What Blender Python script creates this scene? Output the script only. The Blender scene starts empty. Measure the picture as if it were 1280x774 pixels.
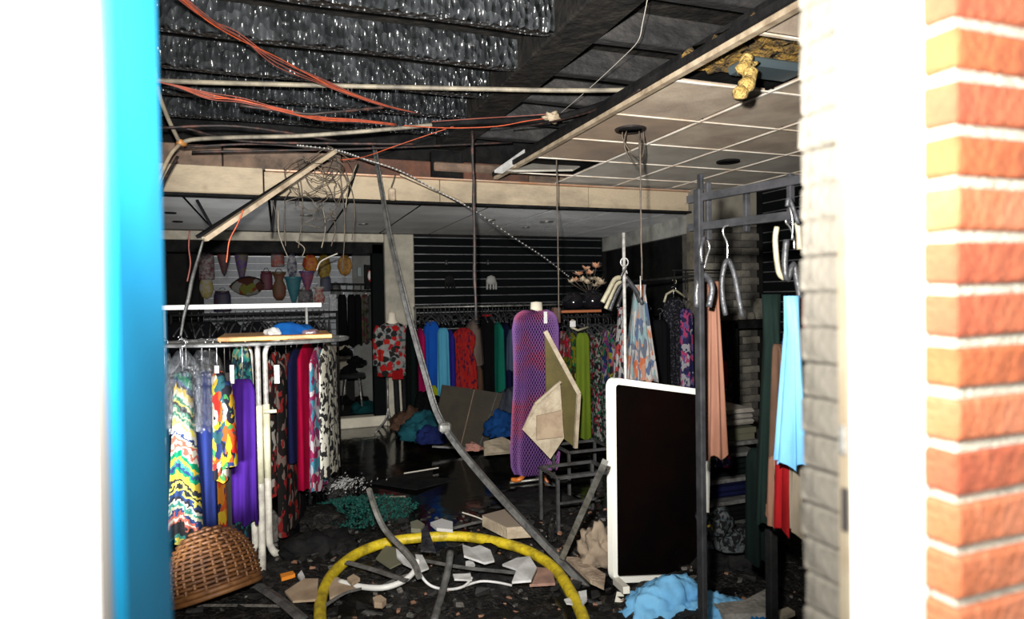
import bpy, bmesh, math, random
from mathutils import Vector, Matrix
random.seed(7)
C = bpy.context.scene.collection
S = bpy.context.scene

# ------------------------------------------------------------------ camera
F = 798.5; CAMZ = 1.6
YAW, PITCH, ROLL = .349142, -.0191528, -.016023
fw = Vector((math.sin(YAW)*math.cos(PITCH), math.cos(YAW)*math.cos(PITCH), math.sin(PITCH)))
_r = Vector((math.cos(YAW), -math.sin(YAW), 0)); _u = _r.cross(fw)
rt = _r*math.cos(ROLL)+_u*math.sin(ROLL); up = -_r*math.sin(ROLL)+_u*math.cos(ROLL)
cd = bpy.data.cameras.new('camera'); cam = bpy.data.objects.new('camera', cd); C.objects.link(cam)
cam.matrix_world = Matrix(((rt.x, up.x, -fw.x, 0), (rt.y, up.y, -fw.y, 0), (rt.z, up.z, -fw.z, CAMZ), (0, 0, 0, 1)))
cd.sensor_width = 36; cd.lens = 36*F/1280; cd.clip_start = .02
cd.dof.use_dof = True; cd.dof.focus_distance = 4.3; cd.dof.aperture_fstop = 2.3
S.camera = cam

# ------------------------------------------------------------------ world, flash, exposure
w = bpy.data.worlds.new('world'); S.world = w; w.use_nodes = True
w.node_tree.nodes['Background'].inputs[0].default_value = (1, .98, .95, 1)
w.node_tree.nodes['Background'].inputs[1].default_value = 1.75
ld = bpy.data.lights.new('camera_flash', 'SPOT'); ld.energy = 1450; ld.color = (1, .96, .9)
ld.shadow_soft_size = .03; ld.spot_size = math.radians(92); ld.spot_blend = 1
lo = bpy.data.objects.new('camera_flash', ld); C.objects.link(lo)
lo.location = (0.0, .22, CAMZ+.2)
aim = Vector((1.75, 5.6, 2.35)); lo.rotation_euler = (aim-lo.location).to_track_quat('-Z', 'Y').to_euler()
l2 = bpy.data.lights.new('flash_spill', 'SPOT'); l2.energy = 330; l2.color = (1, .96, .9); l2.shadow_soft_size = .05; l2.spot_size = math.radians(170); l2.spot_blend = 1
o2 = bpy.data.objects.new('flash_spill', l2); C.objects.link(o2); o2.location = lo.location; o2.rotation_euler = lo.rotation_euler
l3 = bpy.data.lights.new('rear_ceiling_fill', 'SPOT'); l3.energy = 480; l3.color = (.95, .97, 1); l3.shadow_soft_size = .25; l3.spot_size = math.radians(75); l3.spot_blend = 1  # added fill spot, out of view at left, brightens the low rear ceiling
o3 = bpy.data.objects.new('rear_ceiling_fill', l3); C.objects.link(o3); o3.location = (-.95, 3.0, .5); o3.rotation_euler = (Vector((2.0, 7.6, 2.6))-o3.location).to_track_quat('-Z', 'Y').to_euler()
S.view_settings.view_transform = 'Standard'; S.view_settings.look = 'None'
S.view_settings.gamma = 1; S.view_settings.exposure = 0; S.view_settings.use_curve_mapping = False

# ------------------------------------------------------------------ photograph geometry helpers
def ray(x, y):
    d = fw+rt*((x-640)/F)-up*((y-387)/F)
    return d/d.y
def P(x, y, Y):                      # point at depth Y
    d = ray(x, y)*Y; return Vector((d.x, d.y, d.z+CAMZ))
def PZ(x, y, z):                     # point at height z
    d = ray(x, y); d = d*((z-CAMZ)/d.z); return Vector((d.x, d.y, z))
def PX(x, y, X):
    d = ray(x, y); d = d*(X/d.x); return Vector((X, d.y, d.z+CAMZ))
def ppm(x, Y): return F/(Y*(.94+.342*ray(x, 380).x))     # pixels per metre

# ------------------------------------------------------------------ mesh builder
class MB:
    def __init__(s): s.v = []; s.f = []; s.sm = []
    def add(s, vs, fs, smooth=False):
        n = len(s.v); s.v += [Vector(p) for p in vs]; s.f += [tuple(i+n for i in f) for f in fs]; s.sm += [smooth]*len(fs); return s
    def box(s, a, b, rot=None, piv=None, jit=0):
        a = Vector(a); b = Vector(b)
        vs = [Vector((x, y, z)) for z in (a.z, b.z) for y in (a.y, b.y) for x in (a.x, b.x)]
        if jit: vs = [v+Vector((random.uniform(-jit, jit) for _ in range(3))) for v in vs]
        if rot is not None:
            p = Vector(piv) if piv is not None else (a+b)/2
            vs = [rot @ (v-p)+p for v in vs]
        return s.add(vs, [(0, 2, 3, 1), (4, 5, 7, 6), (0, 1, 5, 4), (2, 6, 7, 3), (0, 4, 6, 2), (1, 3, 7, 5)])
    def bevbox(s, a, b, e, jit=0):
        a = Vector(a); b = Vector(b); e = min(e, min(abs(b[i]-a[i]) for i in range(3))*.45)
        bm = bmesh.new(); bmesh.ops.create_cube(bm, size=1)
        for v in bm.verts:
            v.co = Vector([(a[i]+b[i])/2+v.co[i]*(b[i]-a[i]) for i in range(3)])
        bmesh.ops.bevel(bm, geom=bm.edges[:], offset=e, segments=1, affect='EDGES')
        if jit:
            for v in bm.verts: v.co += Vector((random.uniform(-jit, jit) for _ in range(3)))
        bm.verts.index_update()
        s.add([v.co.copy() for v in bm.verts], [tuple(v.index for v in f.verts) for f in bm.faces]); bm.free(); return s
    def tube(s, pts, r, n=8, smooth=True, caps=True, flat=1.0):
        pts = [Vector(p) for p in pts]; m = len(pts)
        rs = r if isinstance(r, (list, tuple)) else [r]*m
        ref = None; vs = []; fs = []
        for i, p in enumerate(pts):
            t = (pts[min(i+1, m-1)]-pts[max(i-1, 0)])
            if t.length < 1e-7: t = Vector((0, 0, 1))
            t.normalize()
            if ref is None:
                ref = Vector((0, 0, 1)) if abs(t.z) < .9 else Vector((1, 0, 0))
            a = (ref-t*ref.dot(t))
            if a.length < 1e-5: a = t.orthogonal()
            a.normalize(); ref = a; b = t.cross(a)
            for k in range(n):
                q = 2*math.pi*k/n; vs.append(p+(a*math.cos(q)*flat+b*math.sin(q))*rs[i])
        for i in range(m-1):
            for k in range(n):
                fs.append((i*n+k, i*n+(k+1) % n, (i+1)*n+(k+1) % n, (i+1)*n+k))
        if caps: fs += [tuple(range(n))[::-1], tuple((m-1)*n+k for k in range(n))]
        return s.add(vs, fs, smooth)
    def bar(s, a, b, w, h=None, upv=(0, 0, 1)):          # rectangular bar a to b
        a = Vector(a); b = Vector(b); h = h or w; t = (b-a).normalized(); u = Vector(upv)
        if abs(t.dot(u)) > .95: u = Vector((1, 0, 0))
        x = t.cross(u).normalized(); y = x.cross(t)
        vs = [p+x*(i*w/2)+y*(j*h/2) for p in (a, b) for i, j in ((-1, -1), (1, -1), (1, 1), (-1, 1))]
        return s.add(vs, [(3, 2, 1, 0), (4, 5, 6, 7), (0, 1, 5, 4), (1, 2, 6, 5), (2, 3, 7, 6), (3, 0, 4, 7)])
    def prism(s, poly, d, smooth=False):                 # polygon extruded along d
        d = Vector(d); n = len(poly); poly = [Vector(p) for p in poly]
        return s.add(poly+[p+d for p in poly], [tuple(range(n)), tuple(range(2*n-1, n-1, -1))]+[(i, i+n, (i+1) % n+n, (i+1) % n) for i in range(n)], smooth)
    def lathe(s, prof, c, n=20, sx=1, sy=1, smooth=True, rot=None, close=True):
        c = Vector(c); vs = []; fs = []; m = len(prof)
        for r_, z in prof:
            for k in range(n):
                q = 2*math.pi*k/n; v = Vector((r_*math.cos(q)*sx, r_*math.sin(q)*sy, z))
                if rot is not None: v = rot @ v
                vs.append(v+c)
        for i in range(m-1):
            for k in range(n): fs.append((i*n+k, i*n+(k+1) % n, (i+1)*n+(k+1) % n, (i+1)*n+k))
        if close: fs += [tuple(range(n))[::-1], tuple((m-1)*n+k for k in range(n))]
        return s.add(vs, fs, smooth)
    def mesh(s, name, off=Vector((0, 0, 0))):
        me = bpy.data.meshes.new(name); me.from_pydata([tuple(v-off) for v in s.v], [], s.f)
        me.polygons.foreach_set('use_smooth', s.sm); me.update(); return me
    def build(s, name, m, parent=None, label=None, cat=None, group=None, kind=None):
        xs = s.v
        if parent is None:
            off = Vector((sum(v.x for v in xs)/len(xs), sum(v.y for v in xs)/len(xs), min(v.z for v in xs)))
        else:
            off = Vector(parent['_loc'])
        me = s.mesh(name, off); me.materials.append(m)
        o = bpy.data.objects.new(name, me); C.objects.link(o)
        if parent is None: o.location = off; o['_loc'] = tuple(off)
        else: o.parent = parent; o['_loc'] = tuple(off)
        bmn = bmesh.new(); bmn.from_mesh(me); bmesh.ops.recalc_face_normals(bmn, faces=bmn.faces); bmn.to_mesh(me); bmn.free()
        tag(o, label, cat, group, kind); return o
def tag(o, label=None, cat=None, group=None, kind=None):
    if label: o['label'] = label
    if cat: o['category'] = cat
    if group: o['group'] = group
    if kind: o['kind'] = kind
    return o
def thing(name, label, cat, loc, group=None, kind=None):
    o = bpy.data.objects.new(name, None); C.objects.link(o); o.location = loc; o['_loc'] = tuple(loc); o.empty_display_size = .05
    return tag(o, label, cat, group, kind)
def inst(name, me, loc, parent, rotz=0, m=None):
    o = bpy.data.objects.new(name, me); C.objects.link(o); o.parent = parent
    o.location = Vector(loc)-Vector(parent['_loc']); o.rotation_euler = (0, 0, rotz); return o
def smooth_path(pts, n=6):
    pts = [Vector(p) for p in pts]; out = []
    for i in range(len(pts)-1):
        p0 = pts[max(i-1, 0)]; p1 = pts[i]; p2 = pts[i+1]; p3 = pts[min(i+2, len(pts)-1)]
        for k in range(n):
            t = k/n
            out.append(.5*((2*p1)+(p2-p0)*t+(2*p0-5*p1+4*p2-p3)*t*t+(3*p1-p0-3*p2+p3)*t**3))
    out.append(pts[-1]); return out

# ------------------------------------------------------------------ materials
def nodes(name):
    m = bpy.data.materials.new(name); m.use_nodes = True; nt = m.node_tree; b = nt.nodes['Principled BSDF']; return m, nt, b
def tex(nt, kind, scale, co, **kw):
    n = nt.nodes.new(kind); n.inputs['Scale'].default_value = scale; nt.links.new(co, n.inputs['Vector'])
    for k, v in kw.items():
        if k in n.inputs: n.inputs[k].default_value = v
        else: setattr(n, k, v)
    return n
def coord(nt, stretch=None, out='Object'):
    tc = nt.nodes.new('ShaderNodeTexCoord'); mp = nt.nodes.new('ShaderNodeMapping'); nt.links.new(tc.outputs[out], mp.inputs['Vector'])
    if stretch: mp.inputs['Scale'].default_value = stretch
    return mp.outputs['Vector']
def ramp(nt, fac, stops, const=False):
    r = nt.nodes.new('ShaderNodeValToRGB'); nt.links.new(fac, r.inputs['Fac']); e = r.color_ramp.elements
    if const: r.color_ramp.interpolation = 'CONSTANT'
    while len(e) > len(stops): e.remove(e[-1])
    while len(e) < len(stops): e.new(1)
    for el, (p, c) in zip(e, stops): el.position = p; el.color = (*c, 1)
    return r.outputs['Color']
def M(name, col, rough=.6, metal=0, col2=None, scale=6, lo=.4, hi=.65, bump=0, bscale=40, stretch=None, spec=.5, detail=6, coat=0, btype='noise'):
    m, nt, b = nodes(name); b.inputs['Roughness'].default_value = rough; b.inputs['Metallic'].default_value = metal
    b.inputs['Specular IOR Level'].default_value = spec; b.inputs['Coat Weight'].default_value = coat; b.inputs['Coat Roughness'].default_value = .15
    co = coord(nt, stretch)
    if col2:
        n = tex(nt, 'ShaderNodeTexNoise', scale, co, Detail=detail, Roughness=.65)
        nt.links.new(ramp(nt, n.outputs['Fac'], [(lo, col), (hi, col2)]), b.inputs['Base Color'])
    else: b.inputs['Base Color'].default_value = (*col, 1)
    if bump:
        if btype == 'noise': n = tex(nt, 'ShaderNodeTexNoise', bscale, co, Detail=6); h = n.outputs['Fac']
        else: n = tex(nt, 'ShaderNodeTexVoronoi', bscale, co); h = n.outputs['Distance']
        bp = nt.nodes.new('ShaderNodeBump'); bp.inputs['Strength'].default_value = min(1, bump); bp.inputs['Distance'].default_value = .02*max(1, bump)
        nt.links.new(h, bp.inputs['Height']); nt.links.new(bp.outputs['Normal'], b.inputs['Normal'])
    return m
def PAT(name, cols, scale=14, kind='floral', rough=.8, stretch=(1, 1, .6), warp=.35, k=.37):
    cols = [tuple(x*k for x in c) for c in cols]; scale *= 1.6
    """printed cloth: random cells, warped stripes or a chevron"""
    m, nt, b = nodes(name); b.inputs['Roughness'].default_value = rough; b.inputs['Specular IOR Level'].default_value = .12
    co = coord(nt, stretch)
    nz = tex(nt, 'ShaderNodeTexNoise', scale*.5, co, Detail=2)
    mx = nt.nodes.new('ShaderNodeVectorMath'); mx.operation = 'SCALE'; nt.links.new(nz.outputs['Color'], mx.inputs[0]); mx.inputs['Scale'].default_value = warp*3/scale*2
    ad = nt.nodes.new('ShaderNodeVectorMath'); nt.links.new(co, ad.inputs[0]); nt.links.new(mx.outputs[0], ad.inputs[1])
    if kind == 'floral':
        v = tex(nt, 'ShaderNodeTexVoronoi', scale, ad.outputs[0], Randomness=1.0)
        sp = nt.nodes.new('ShaderNodeSeparateColor'); nt.links.new(v.outputs['Color'], sp.inputs[0]); fac = sp.outputs[0]
    else:
        sx = nt.nodes.new('ShaderNodeSeparateXYZ'); nt.links.new(ad.outputs[0], sx.inputs[0])
        ab = nt.nodes.new('ShaderNodeMath'); ab.operation = 'ABSOLUTE'; nt.links.new(sx.outputs['X'], ab.inputs[0])
        if kind == 'chevron': s2 = 1.0
        else: s2 = .35
        ml = nt.nodes.new('ShaderNodeMath'); ml.operation = 'MULTIPLY_ADD'; nt.links.new(ab.outputs[0], ml.inputs[0]); ml.inputs[1].default_value = s2
        nt.links.new(sx.outputs['Z'], ml.inputs[2])
        sc = nt.nodes.new('ShaderNodeMath'); sc.operation = 'MULTIPLY'; nt.links.new(ml.outputs[0], sc.inputs[0]); sc.inputs[1].default_value = scale
        fr = nt.nodes.new('ShaderNodeMath'); fr.operation = 'FLOOR'; nt.links.new(sc.outputs[0], fr.inputs[0])
        wn = nt.nodes.new('ShaderNodeTexWhiteNoise'); wn.noise_dimensions = '1D'; nt.links.new(fr.outputs[0], wn.inputs['W']); fac = wn.outputs['Value']
    n = len(cols)
    nt.links.new(ramp(nt, fac, [(i/n, c) for i, c in enumerate(cols)], True), b.inputs['Base Color'])
    return m
BK = (.008, .008, .009); WH = (.75, .74, .7); RD = (.55, .02, .02); NV = (.015, .02, .12)
m_white = M('white_paint', (.85, .84, .82), .35, bump=.1, bscale=20)
m_cream = M('cream_paint', (.16, .14, .1), .6, col2=(.11, .085, .055), scale=5)
m_blue = M('blue_gloss_paint', (.0, .06, .12), .5, col2=(.0, .052, .1), scale=4, bump=.05, bscale=8, spec=.2)
m_mortar = M('mortar', (.5, .49, .4), .9, col2=(.36, .35, .29), scale=25, bump=.6, bscale=120)
m_brick = [M('brick_%s' % n, c, .85, col2=c2, scale=14, bump=.5, bscale=80) for n, c, c2 in (
    ('orange', (.36, .095, .03), (.29, .072, .025)), ('red', (.3, .066, .028), (.35, .1, .042)), ('pale', (.38, .11, .042), (.42, .15, .075)))]
m_sootbrick = [M('soot_brick_%s' % n, c, .9, col2=c2, scale=9, bump=.6, bscale=60) for n, c, c2 in (
    ('grey', (.13, .12, .1), (.055, .052, .046)), ('dark', (.085, .08, .07), (.035, .033, .03)), ('light', (.17, .16, .13), (.08, .075, .065)))]
m_plaster_edge = M('rough_plaster', (.09, .083, .07), .9, col2=(.03, .029, .026), scale=9, lo=.45, hi=.75, bump=.5, bscale=40, spec=.1)
m_char = M('charred_joist', (.018, .02, .022), .27, col2=(.075, .082, .09), scale=7, lo=.45, hi=.78, bump=3, bscale=30, stretch=(1, 1, .5), spec=1, btype='voronoi')
m_char_smooth = M('charred_board_smooth', (.012, .012, .013), .7, col2=(.07, .065, .06), scale=3, lo=.45, hi=.8, bump=1, bscale=20, stretch=(.5, 1, 1), spec=.5)
m_charbeam = M('charred_timber', (.008, .008, .008), .85, col2=(.024, .021, .018), scale=8, bump=1, bscale=18, spec=.15)
m_black = M('sooty_black', (.004, .004, .0045), .85, col2=(.012, .012, .012), scale=7, bump=.4, bscale=30, spec=.12)
m_wall = M('sooty_wall', (.004, .004, .0045), .7, col2=(.011, .011, .0105), scale=2, bump=.3, spec=.08)
m_floor = M('wet_burnt_floor', (.004, .004, .004), .1, col2=(.016, .015, .013), scale=3.5, lo=.5, hi=.72, bump=.25, bscale=5, spec=.6)
m_rubble = M('burnt_rubble', (.006, .006, .006), .55, col2=(.06, .053, .044), scale=22, lo=.5, hi=.8, bump=1.5, bscale=60, spec=.2)
m_ash = M('grey_ash', (.05, .047, .042), .9, col2=(.13, .12, .105), scale=10, bump=1, bscale=60)
m_beam = M('sooty_plasterboard', (.38, .31, .215), .85, col2=(.12, .1, .075), scale=4.5, lo=.45, hi=.85, bump=.3, bscale=60, detail=12, stretch=(.5, 1, 1))
m_beam2 = M('brown_scorched_board', (.2, .13, .09), .8, col2=(.06, .045, .035), scale=4, bump=.3)
m_redboard = M('scorched_red_wall', (.12, .045, .025), .8, col2=(.045, .025, .018), scale=5, bump=.3)
m_tile = [M('ceiling_tile_%s' % n, c, .85, col2=c2, scale=s, lo=.38, hi=.7, bump=1, bscale=260) for n, c, c2, s in (
    ('tan', (.66, .52, .36), (.26, .15, .075), 2.8), ('grey', (.54, .49, .4), (.28, .23, .17), 2.4), ('brown', (.45, .28, .14), (.15, .08, .04), 2.6))]
for m_ in m_tile+[bpy.data.materials['rough_plaster']]: pass
m_grid = M('white_ceiling_grid', (.75, .7, .62), .4, col2=(.5, .4, .3), scale=4)
m_fartile = M('far_ceiling_panel', (.78, .78, .76), .5, col2=(.5, .5, .49), scale=1.5, lo=.4, hi=.75, bump=1.2, bscale=260)
for m_ in m_tile+[m_fartile]: m_.node_tree.nodes['Principled BSDF'].inputs['Sheen Weight'].default_value = .6
m_slat = M('black_slatwall', (.0018, .0026, .0032), .8, col2=(.003, .0035, .004), scale=3, spec=.06)
m_slatedge = M('aluminium_slat_insert', (.16, .17, .18), .4, metal=.5, col2=(.07, .07, .075), scale=3)
m_gslat = M('grey_slatwall', (.12, .135, .16), .5, col2=(.07, .08, .095), scale=3)
m_gslatedge = M('bright_slat_insert', (.3, .31, .33), .45, metal=.3)
m_chrome = M('chrome', (.62, .62, .6), .3, metal=.35, col2=(.35, .34, .32), scale=30)
m_dullmetal = M('sooty_aluminium', (.3, .3, .28), .45, metal=.7, col2=(.1, .1, .095), scale=14, bump=.2)
m_greyprof = M('grey_steel_profile', (.12, .12, .115), .5, metal=.3, col2=(.045, .045, .045), scale=16, bump=.3)
m_pipe = M('cream_conduit', (.26, .23, .17), .6, col2=(.09, .08, .065), scale=7)
m_profile = M('scorched_cream_profile', (.42, .34, .24), .6, col2=(.2, .15, .1), scale=8)
m_orange = M('orange_cable', (.5, .08, .02), .5, col2=(.22, .035, .012), scale=12)
m_salmoncable = M('pink_cable', (.24, .06, .04), .5, col2=(.1, .03, .022), scale=9)
m_wire = M('scorched_wire', (.035, .03, .026), .6, col2=(.12, .09, .06), scale=12)
m_whitewire = M('pale_wire', (.5, .47, .42), .5)
m_rust = M('charred_rod', (.012, .01, .01), .6, col2=(.12, .045, .03), scale=14, lo=.5, hi=.75)
m_creamleg = M('cream_enamel', (.78, .77, .58), .35, col2=(.55, .53, .38), scale=10)
m_whiteleg = M('cream_white_enamel', (.62, .6, .53), .4, col2=(.35, .33, .3), scale=12)
m_wood = M('orange_wood_edge', (.55, .27, .08), .5, col2=(.35, .15, .04), scale=10)
m_hook = M('steel_hook', (.55, .55, .56), .25, metal=.9)
m_hblack = M('black_plastic', (.01, .01, .011), .25, col2=(.05, .05, .055), scale=20)
m_hgrey = M('sooty_grey_plastic', (.04, .042, .048), .4, col2=(.02, .02, .022), scale=14, bump=.3)
m_hcream = M('cream_plastic', (.3, .28, .2), .4, col2=(.18, .16, .11), scale=14)
m_film = None
def film():
    m, nt, b = nodes('clear_garment_film'); b.inputs['Base Color'].default_value = (.05, .055, .06, 1); b.inputs['Roughness'].default_value = .2
    b.inputs['Alpha'].default_value = .3; b.inputs['Specular IOR Level'].default_value = .8
    co = coord(nt); n = tex(nt, 'ShaderNodeTexNoise', 22, co, Detail=4); bp = nt.nodes.new('ShaderNodeBump'); bp.inputs['Strength'].default_value = 1; bp.inputs['Distance'].default_value = .05
    nt.links.new(n.outputs['Fac'], bp.inputs['Height']); nt.links.new(bp.outputs['Normal'], b.inputs['Normal']); return m
m_film = film()
def cloth_m(name, c, c2=None, k=.42):
    c = tuple(x*k for x in c); c2 = tuple(x*k for x in c2) if c2 else None
    return M(name, c, .9, col2=c2 or tuple(x*.5 for x in c), scale=5, spec=.06, bump=.25, bscale=25, stretch=(1, 1, .25))
m_hose = M('yellow_hose', (.5, .38, .012), .5, col2=(.14, .1, .008), scale=14, lo=.42, hi=.72, bump=.3, bscale=50)
m_wicker = M('brown_wicker', (.13, .048, .01), .6, col2=(.06, .022, .007), scale=14, bump=.3)
m_wickerl = M('pale_wicker', (.17, .07, .018), .6, col2=(.1, .04, .012), scale=14)
m_lightblue = cloth_m('light_blue_cloth', (.24, .6, .95), (.14, .42, .78), k=.6)
m_screen = M('black_board_face', (.0015, .0012, .0012), .25, col2=(.004, .0016, .0012), scale=1.2, spec=.3)
m_teal = M('teal_glitter', (.0, .04, .034), .3, col2=(.015, .13, .1), scale=60, lo=.45, hi=.6, bump=2, bscale=90)
m_paper = M('white_sheet', (.55, .55, .55), .6, col2=(.32, .32, .31), scale=6)
m_card = M('beige_cardboard', (.33, .25, .17), .8, col2=(.2, .14, .09), scale=6)
m_insul = M('cream_insulation', (.4, .34, .25), .9, col2=(.25, .2, .14), scale=9, bump=.4)
m_olive = M('olive_canvas', (.085, .068, .018), .9, col2=(.055, .044, .013), scale=5, bump=.3, bscale=120)
m_khaki = M('dark_olive_leather', (.026, .021, .012), .9, col2=(.016, .013, .009), scale=5, bump=.5, bscale=140)
m_foam = M('yellow_insulation_wool', (.3, .17, .025), .9, col2=(.035, .026, .015), scale=9, bump=2, bscale=40)
m_foam2 = M('pale_yellow_foam', (.55, .38, .12), .9, col2=(.28, .17, .03), scale=20, bump=2, bscale=60)
m_bluegrey = M('blue_grey_duct', (.05, .07, .08), .5)
m_mann = M('mannequin_skin', (.6, .55, .45), .5)
m_amber = M('amber_glass', (.6, .3, .05), .2, col2=(.3, .12, .02), scale=20)
m_glassred = M('glossy_red', (.4, .03, .04), .15, col2=(.6, .55, .55), scale=10, lo=.5, hi=.55)
m_grey = M('grey_plastic_box', (.07, .075, .08), .6)
m_concrete = M('grey_concrete', (.2, .19, .17), .9, col2=(.1, .095, .085), scale=9, bump=.5)
m_gold = M('gold_buckle', (.7, .5, .1), .3, metal=1)
m_platform = M('cream_platform', (.55, .52, .42), .6, col2=(.4, .37, .3), scale=4)
m_rustor = M('orange_painted_metal', (.6, .17, .02), .45, col2=(.25, .06, .01), scale=14)
m_lens = M('lamp_glass', (.7, .7, .66), .2)

# ================================================================== SETTING
def struct(name, mb, m, label=None): return mb.build(name, m, None, label, None, None, 'structure')
fl = struct('floor', MB().box((-1.6, .62, -.1), (4.75, 11.2, 0)), m_floor, 'wet burnt black floor')
struct('wall_left', MB().box((-1.7, .8, 0), (-1.45, 10.6, 3.4)), m_wall)
# right wall with slat panels
wr = struct('wall_right', MB().box((4.66, .8, 0), (4.9, 9, 3.4)), m_wall)
sl = MB().bevbox((-.012, -4.5/2, 0), (.012, 4.5/2, .088), .004).mesh('slat'); sl.materials.append(m_slat)
se = MB().box((-.006, -4.5/2, 0), (.006, 4.5/2, .012)).mesh('slat_insert'); se.materials.append(m_slatedge)
for k in range(26):
    inst('slat', sl, (4.645, 3.0, .02+k*.1), wr); inst('slat_insert', se, (4.652, 3.0, .108+k*.1), wr)
# back wall, slatted
wb = struct('wall_back', MB().box((1.24, 8.16, 0), (4.9, 8.4, 2.6)), m_wall)
a, b = 1.62, 4.34
sl = MB().bevbox((a, -.015, 0), (b, .012, .096), .004).mesh('slat'); sl.materials.append(m_slat)
se = MB().box((a, -.006, 0), (b, .006, .012)).mesh('slat_insert'); se.materials.append(m_slatedge)
for k in range(22):
    inst('slat', sl, (0, 8.145, .02+k*.108), wb); inst('slat_insert', se, (0, 8.153, .116+k*.108), wb)
struct('trim_1', MB().bevbox((1.25, 8.06, 0), (1.62, 8.3, 2.42), .01), M('sooty_cream_pillar', (.35, .33, .27), .8, col2=(.2, .19, .16), scale=3))
tag(bpy.data.objects['trim_1'], 'sooty cream pillar between the alcove and the black slat wall')
struct('ground', MB().box((-6, -6, -.12), (8, .62, -.02)), M('grey_pavement', (.2, .19, .18), .9, col2=(.13, .125, .12), scale=6), 'grey pavement outside the doorway')
# far low ceiling with dark gaps
fc = struct('ceiling', MB().box((-1.6, 5.46, 2.46), (4.9, 10.6, 2.6)), m_black, 'low rear ceiling of grey panels')
pm = MB().box((-.285, -.2965, 0), (.285, .2965, .003)).mesh('ceiling_panel'); pm.materials.append(m_fartile)
holes = {}
for i in range(-5, 6):
    for j in range(5):
        cx = 1.8+.62*i+.31; cy = 5.5+.62*j+.31-.02
        if cx > 4.55 or cy > 8.2: continue
        o = inst('ceiling_panel', pm, (cx, cy, 2.415), fc); o.scale = (1.05, 1.04, 1)
def downlight(x, y, z, lit, rad, label, dark=False):
    c = PZ(x, y, z)
    t = thing('downlight', label, 'light', c)
    MB().lathe([(rad*.7, -.004), (rad, -.006), (rad, .004), (rad*.7, .004)], c, 20, close=False).build('trim_ring', m_black if dark else m_dullmetal, t)
    MB().lathe([(.001, .0), (rad*.72, .0), (rad*.7, .012), (.001, .012)], c, 20, close=False).build('lens', m_lens if lit else m_black, t)
downlight(683, 277, 2.412, True, .075, 'ceiling downlight with bright lens over the black slat wall')
downlight(383, 269, 2.412, True, .06, 'ceiling downlight with bright lens behind the tangled wires')
downlight(613, 275, 2.412, False, .05, 'dark ceiling downlight beside the hanging charred rod')
downlight(657, 284, 2.412, False, .045, 'small dark downlight nearest the black slat wall')
downlight(454, 280, 2.412, False, .05, 'dark downlight between tangled wires and fallen rail')
downlight(222, 277, 2.412, False, .05, 'rear one of two dark downlights at far left ceiling', True)
downlight(213, 266, 2.412, False, .05, 'front one of two dark downlights at far left ceiling', True)
downlight(910, 202, 2.645, False, .09, 'round black downlight in the scorched tile ceiling at right', True)
# bulkhead down the right side, under the low ceiling
A = Vector((4.34, 8.12, 2.42)); B = Vector((3.95, 5.46, 2.42))
struct('trim_2', MB().prism([A, B, B-Vector((0, 0, .19)), A-Vector((0, 0, .19))], (.08, -.01, 0)), M('grey_bulkhead', (.3, .3, .27), .8, col2=(.15, .15, .14), scale=4), 'sooty grey bulkhead under the rear ceiling')
struct('wall_side', MB().prism([A-Vector((-.06, 0, .19)), B-Vector((-.06, 0, .19)), (B.x+.06, B.y, 0), (A.x+.06, A.y, 0)], (.1, 0, 0)), m_wall, 'dark side wall beneath the grey bulkhead')
# alcove at back left
al = struct('wall_alcove', MB().box((-1.6, 9.5, 0), (1.6, 9.7, 2.6)), m_wall, 'alcove back wall of grey slats')
sl = MB().bevbox((-.95, -.015, 0), (1.05, .012, .088), .004).mesh('slat'); sl.materials.append(m_gslat)
se = MB().box((-.95, -.008, 0), (1.05, .008, .014)).mesh('slat_insert'); se.materials.append(m_gslatedge)
for k in range(17):
    inst('slat', sl, (0, 9.485, .62+k*.094), al)
    if k > 6: inst('slat_insert', se, (0, 9.49, .707+k*.094), al)
MB().box((1.0, 9.44, .1), (1.5, 9.49, 2.3)).build('plain_panel', M('alcove_panel', (.11, .115, .11), .8, col2=(.06, .06, .06), scale=3), al)
tr = struct('trim_3', MB().bevbox((-1.6, 8.1, 2.315), (1.25, 8.22, 2.42), .006), M('lintel_board', (.42, .39, .32), .7, col2=(.25, .23, .19), scale=5), 'sooty cream board above the alcove')
struct('trim_4', MB().box((-1.6, 8.14, 2.18), (1.26, 8.3, 2.32)), m_black, 'black strip under the cream board')
struct('trim_5', MB().bevbox((1.1, 8.14, 0), (1.25, 8.3, 2.3), .01), m_slat, 'dark upright at the alcove edge')
struct('trim_6', MB().box((-1.6, 8.9, 0), (-.95, 9.0, 2.3)), m_wall, 'dark panels at far left of alcove')
pf = struct('trim_7', MB().bevbox((-.9, 8.12, .0), (1.3, 8.3, .13), .01), m_platform, 'cream front edge of the alcove platform')
struct('trim_8', MB().box((-1.6, 8.3, 0), (1.3, 9.5, .115)), m_black, 'dark platform top in the alcove')
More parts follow.
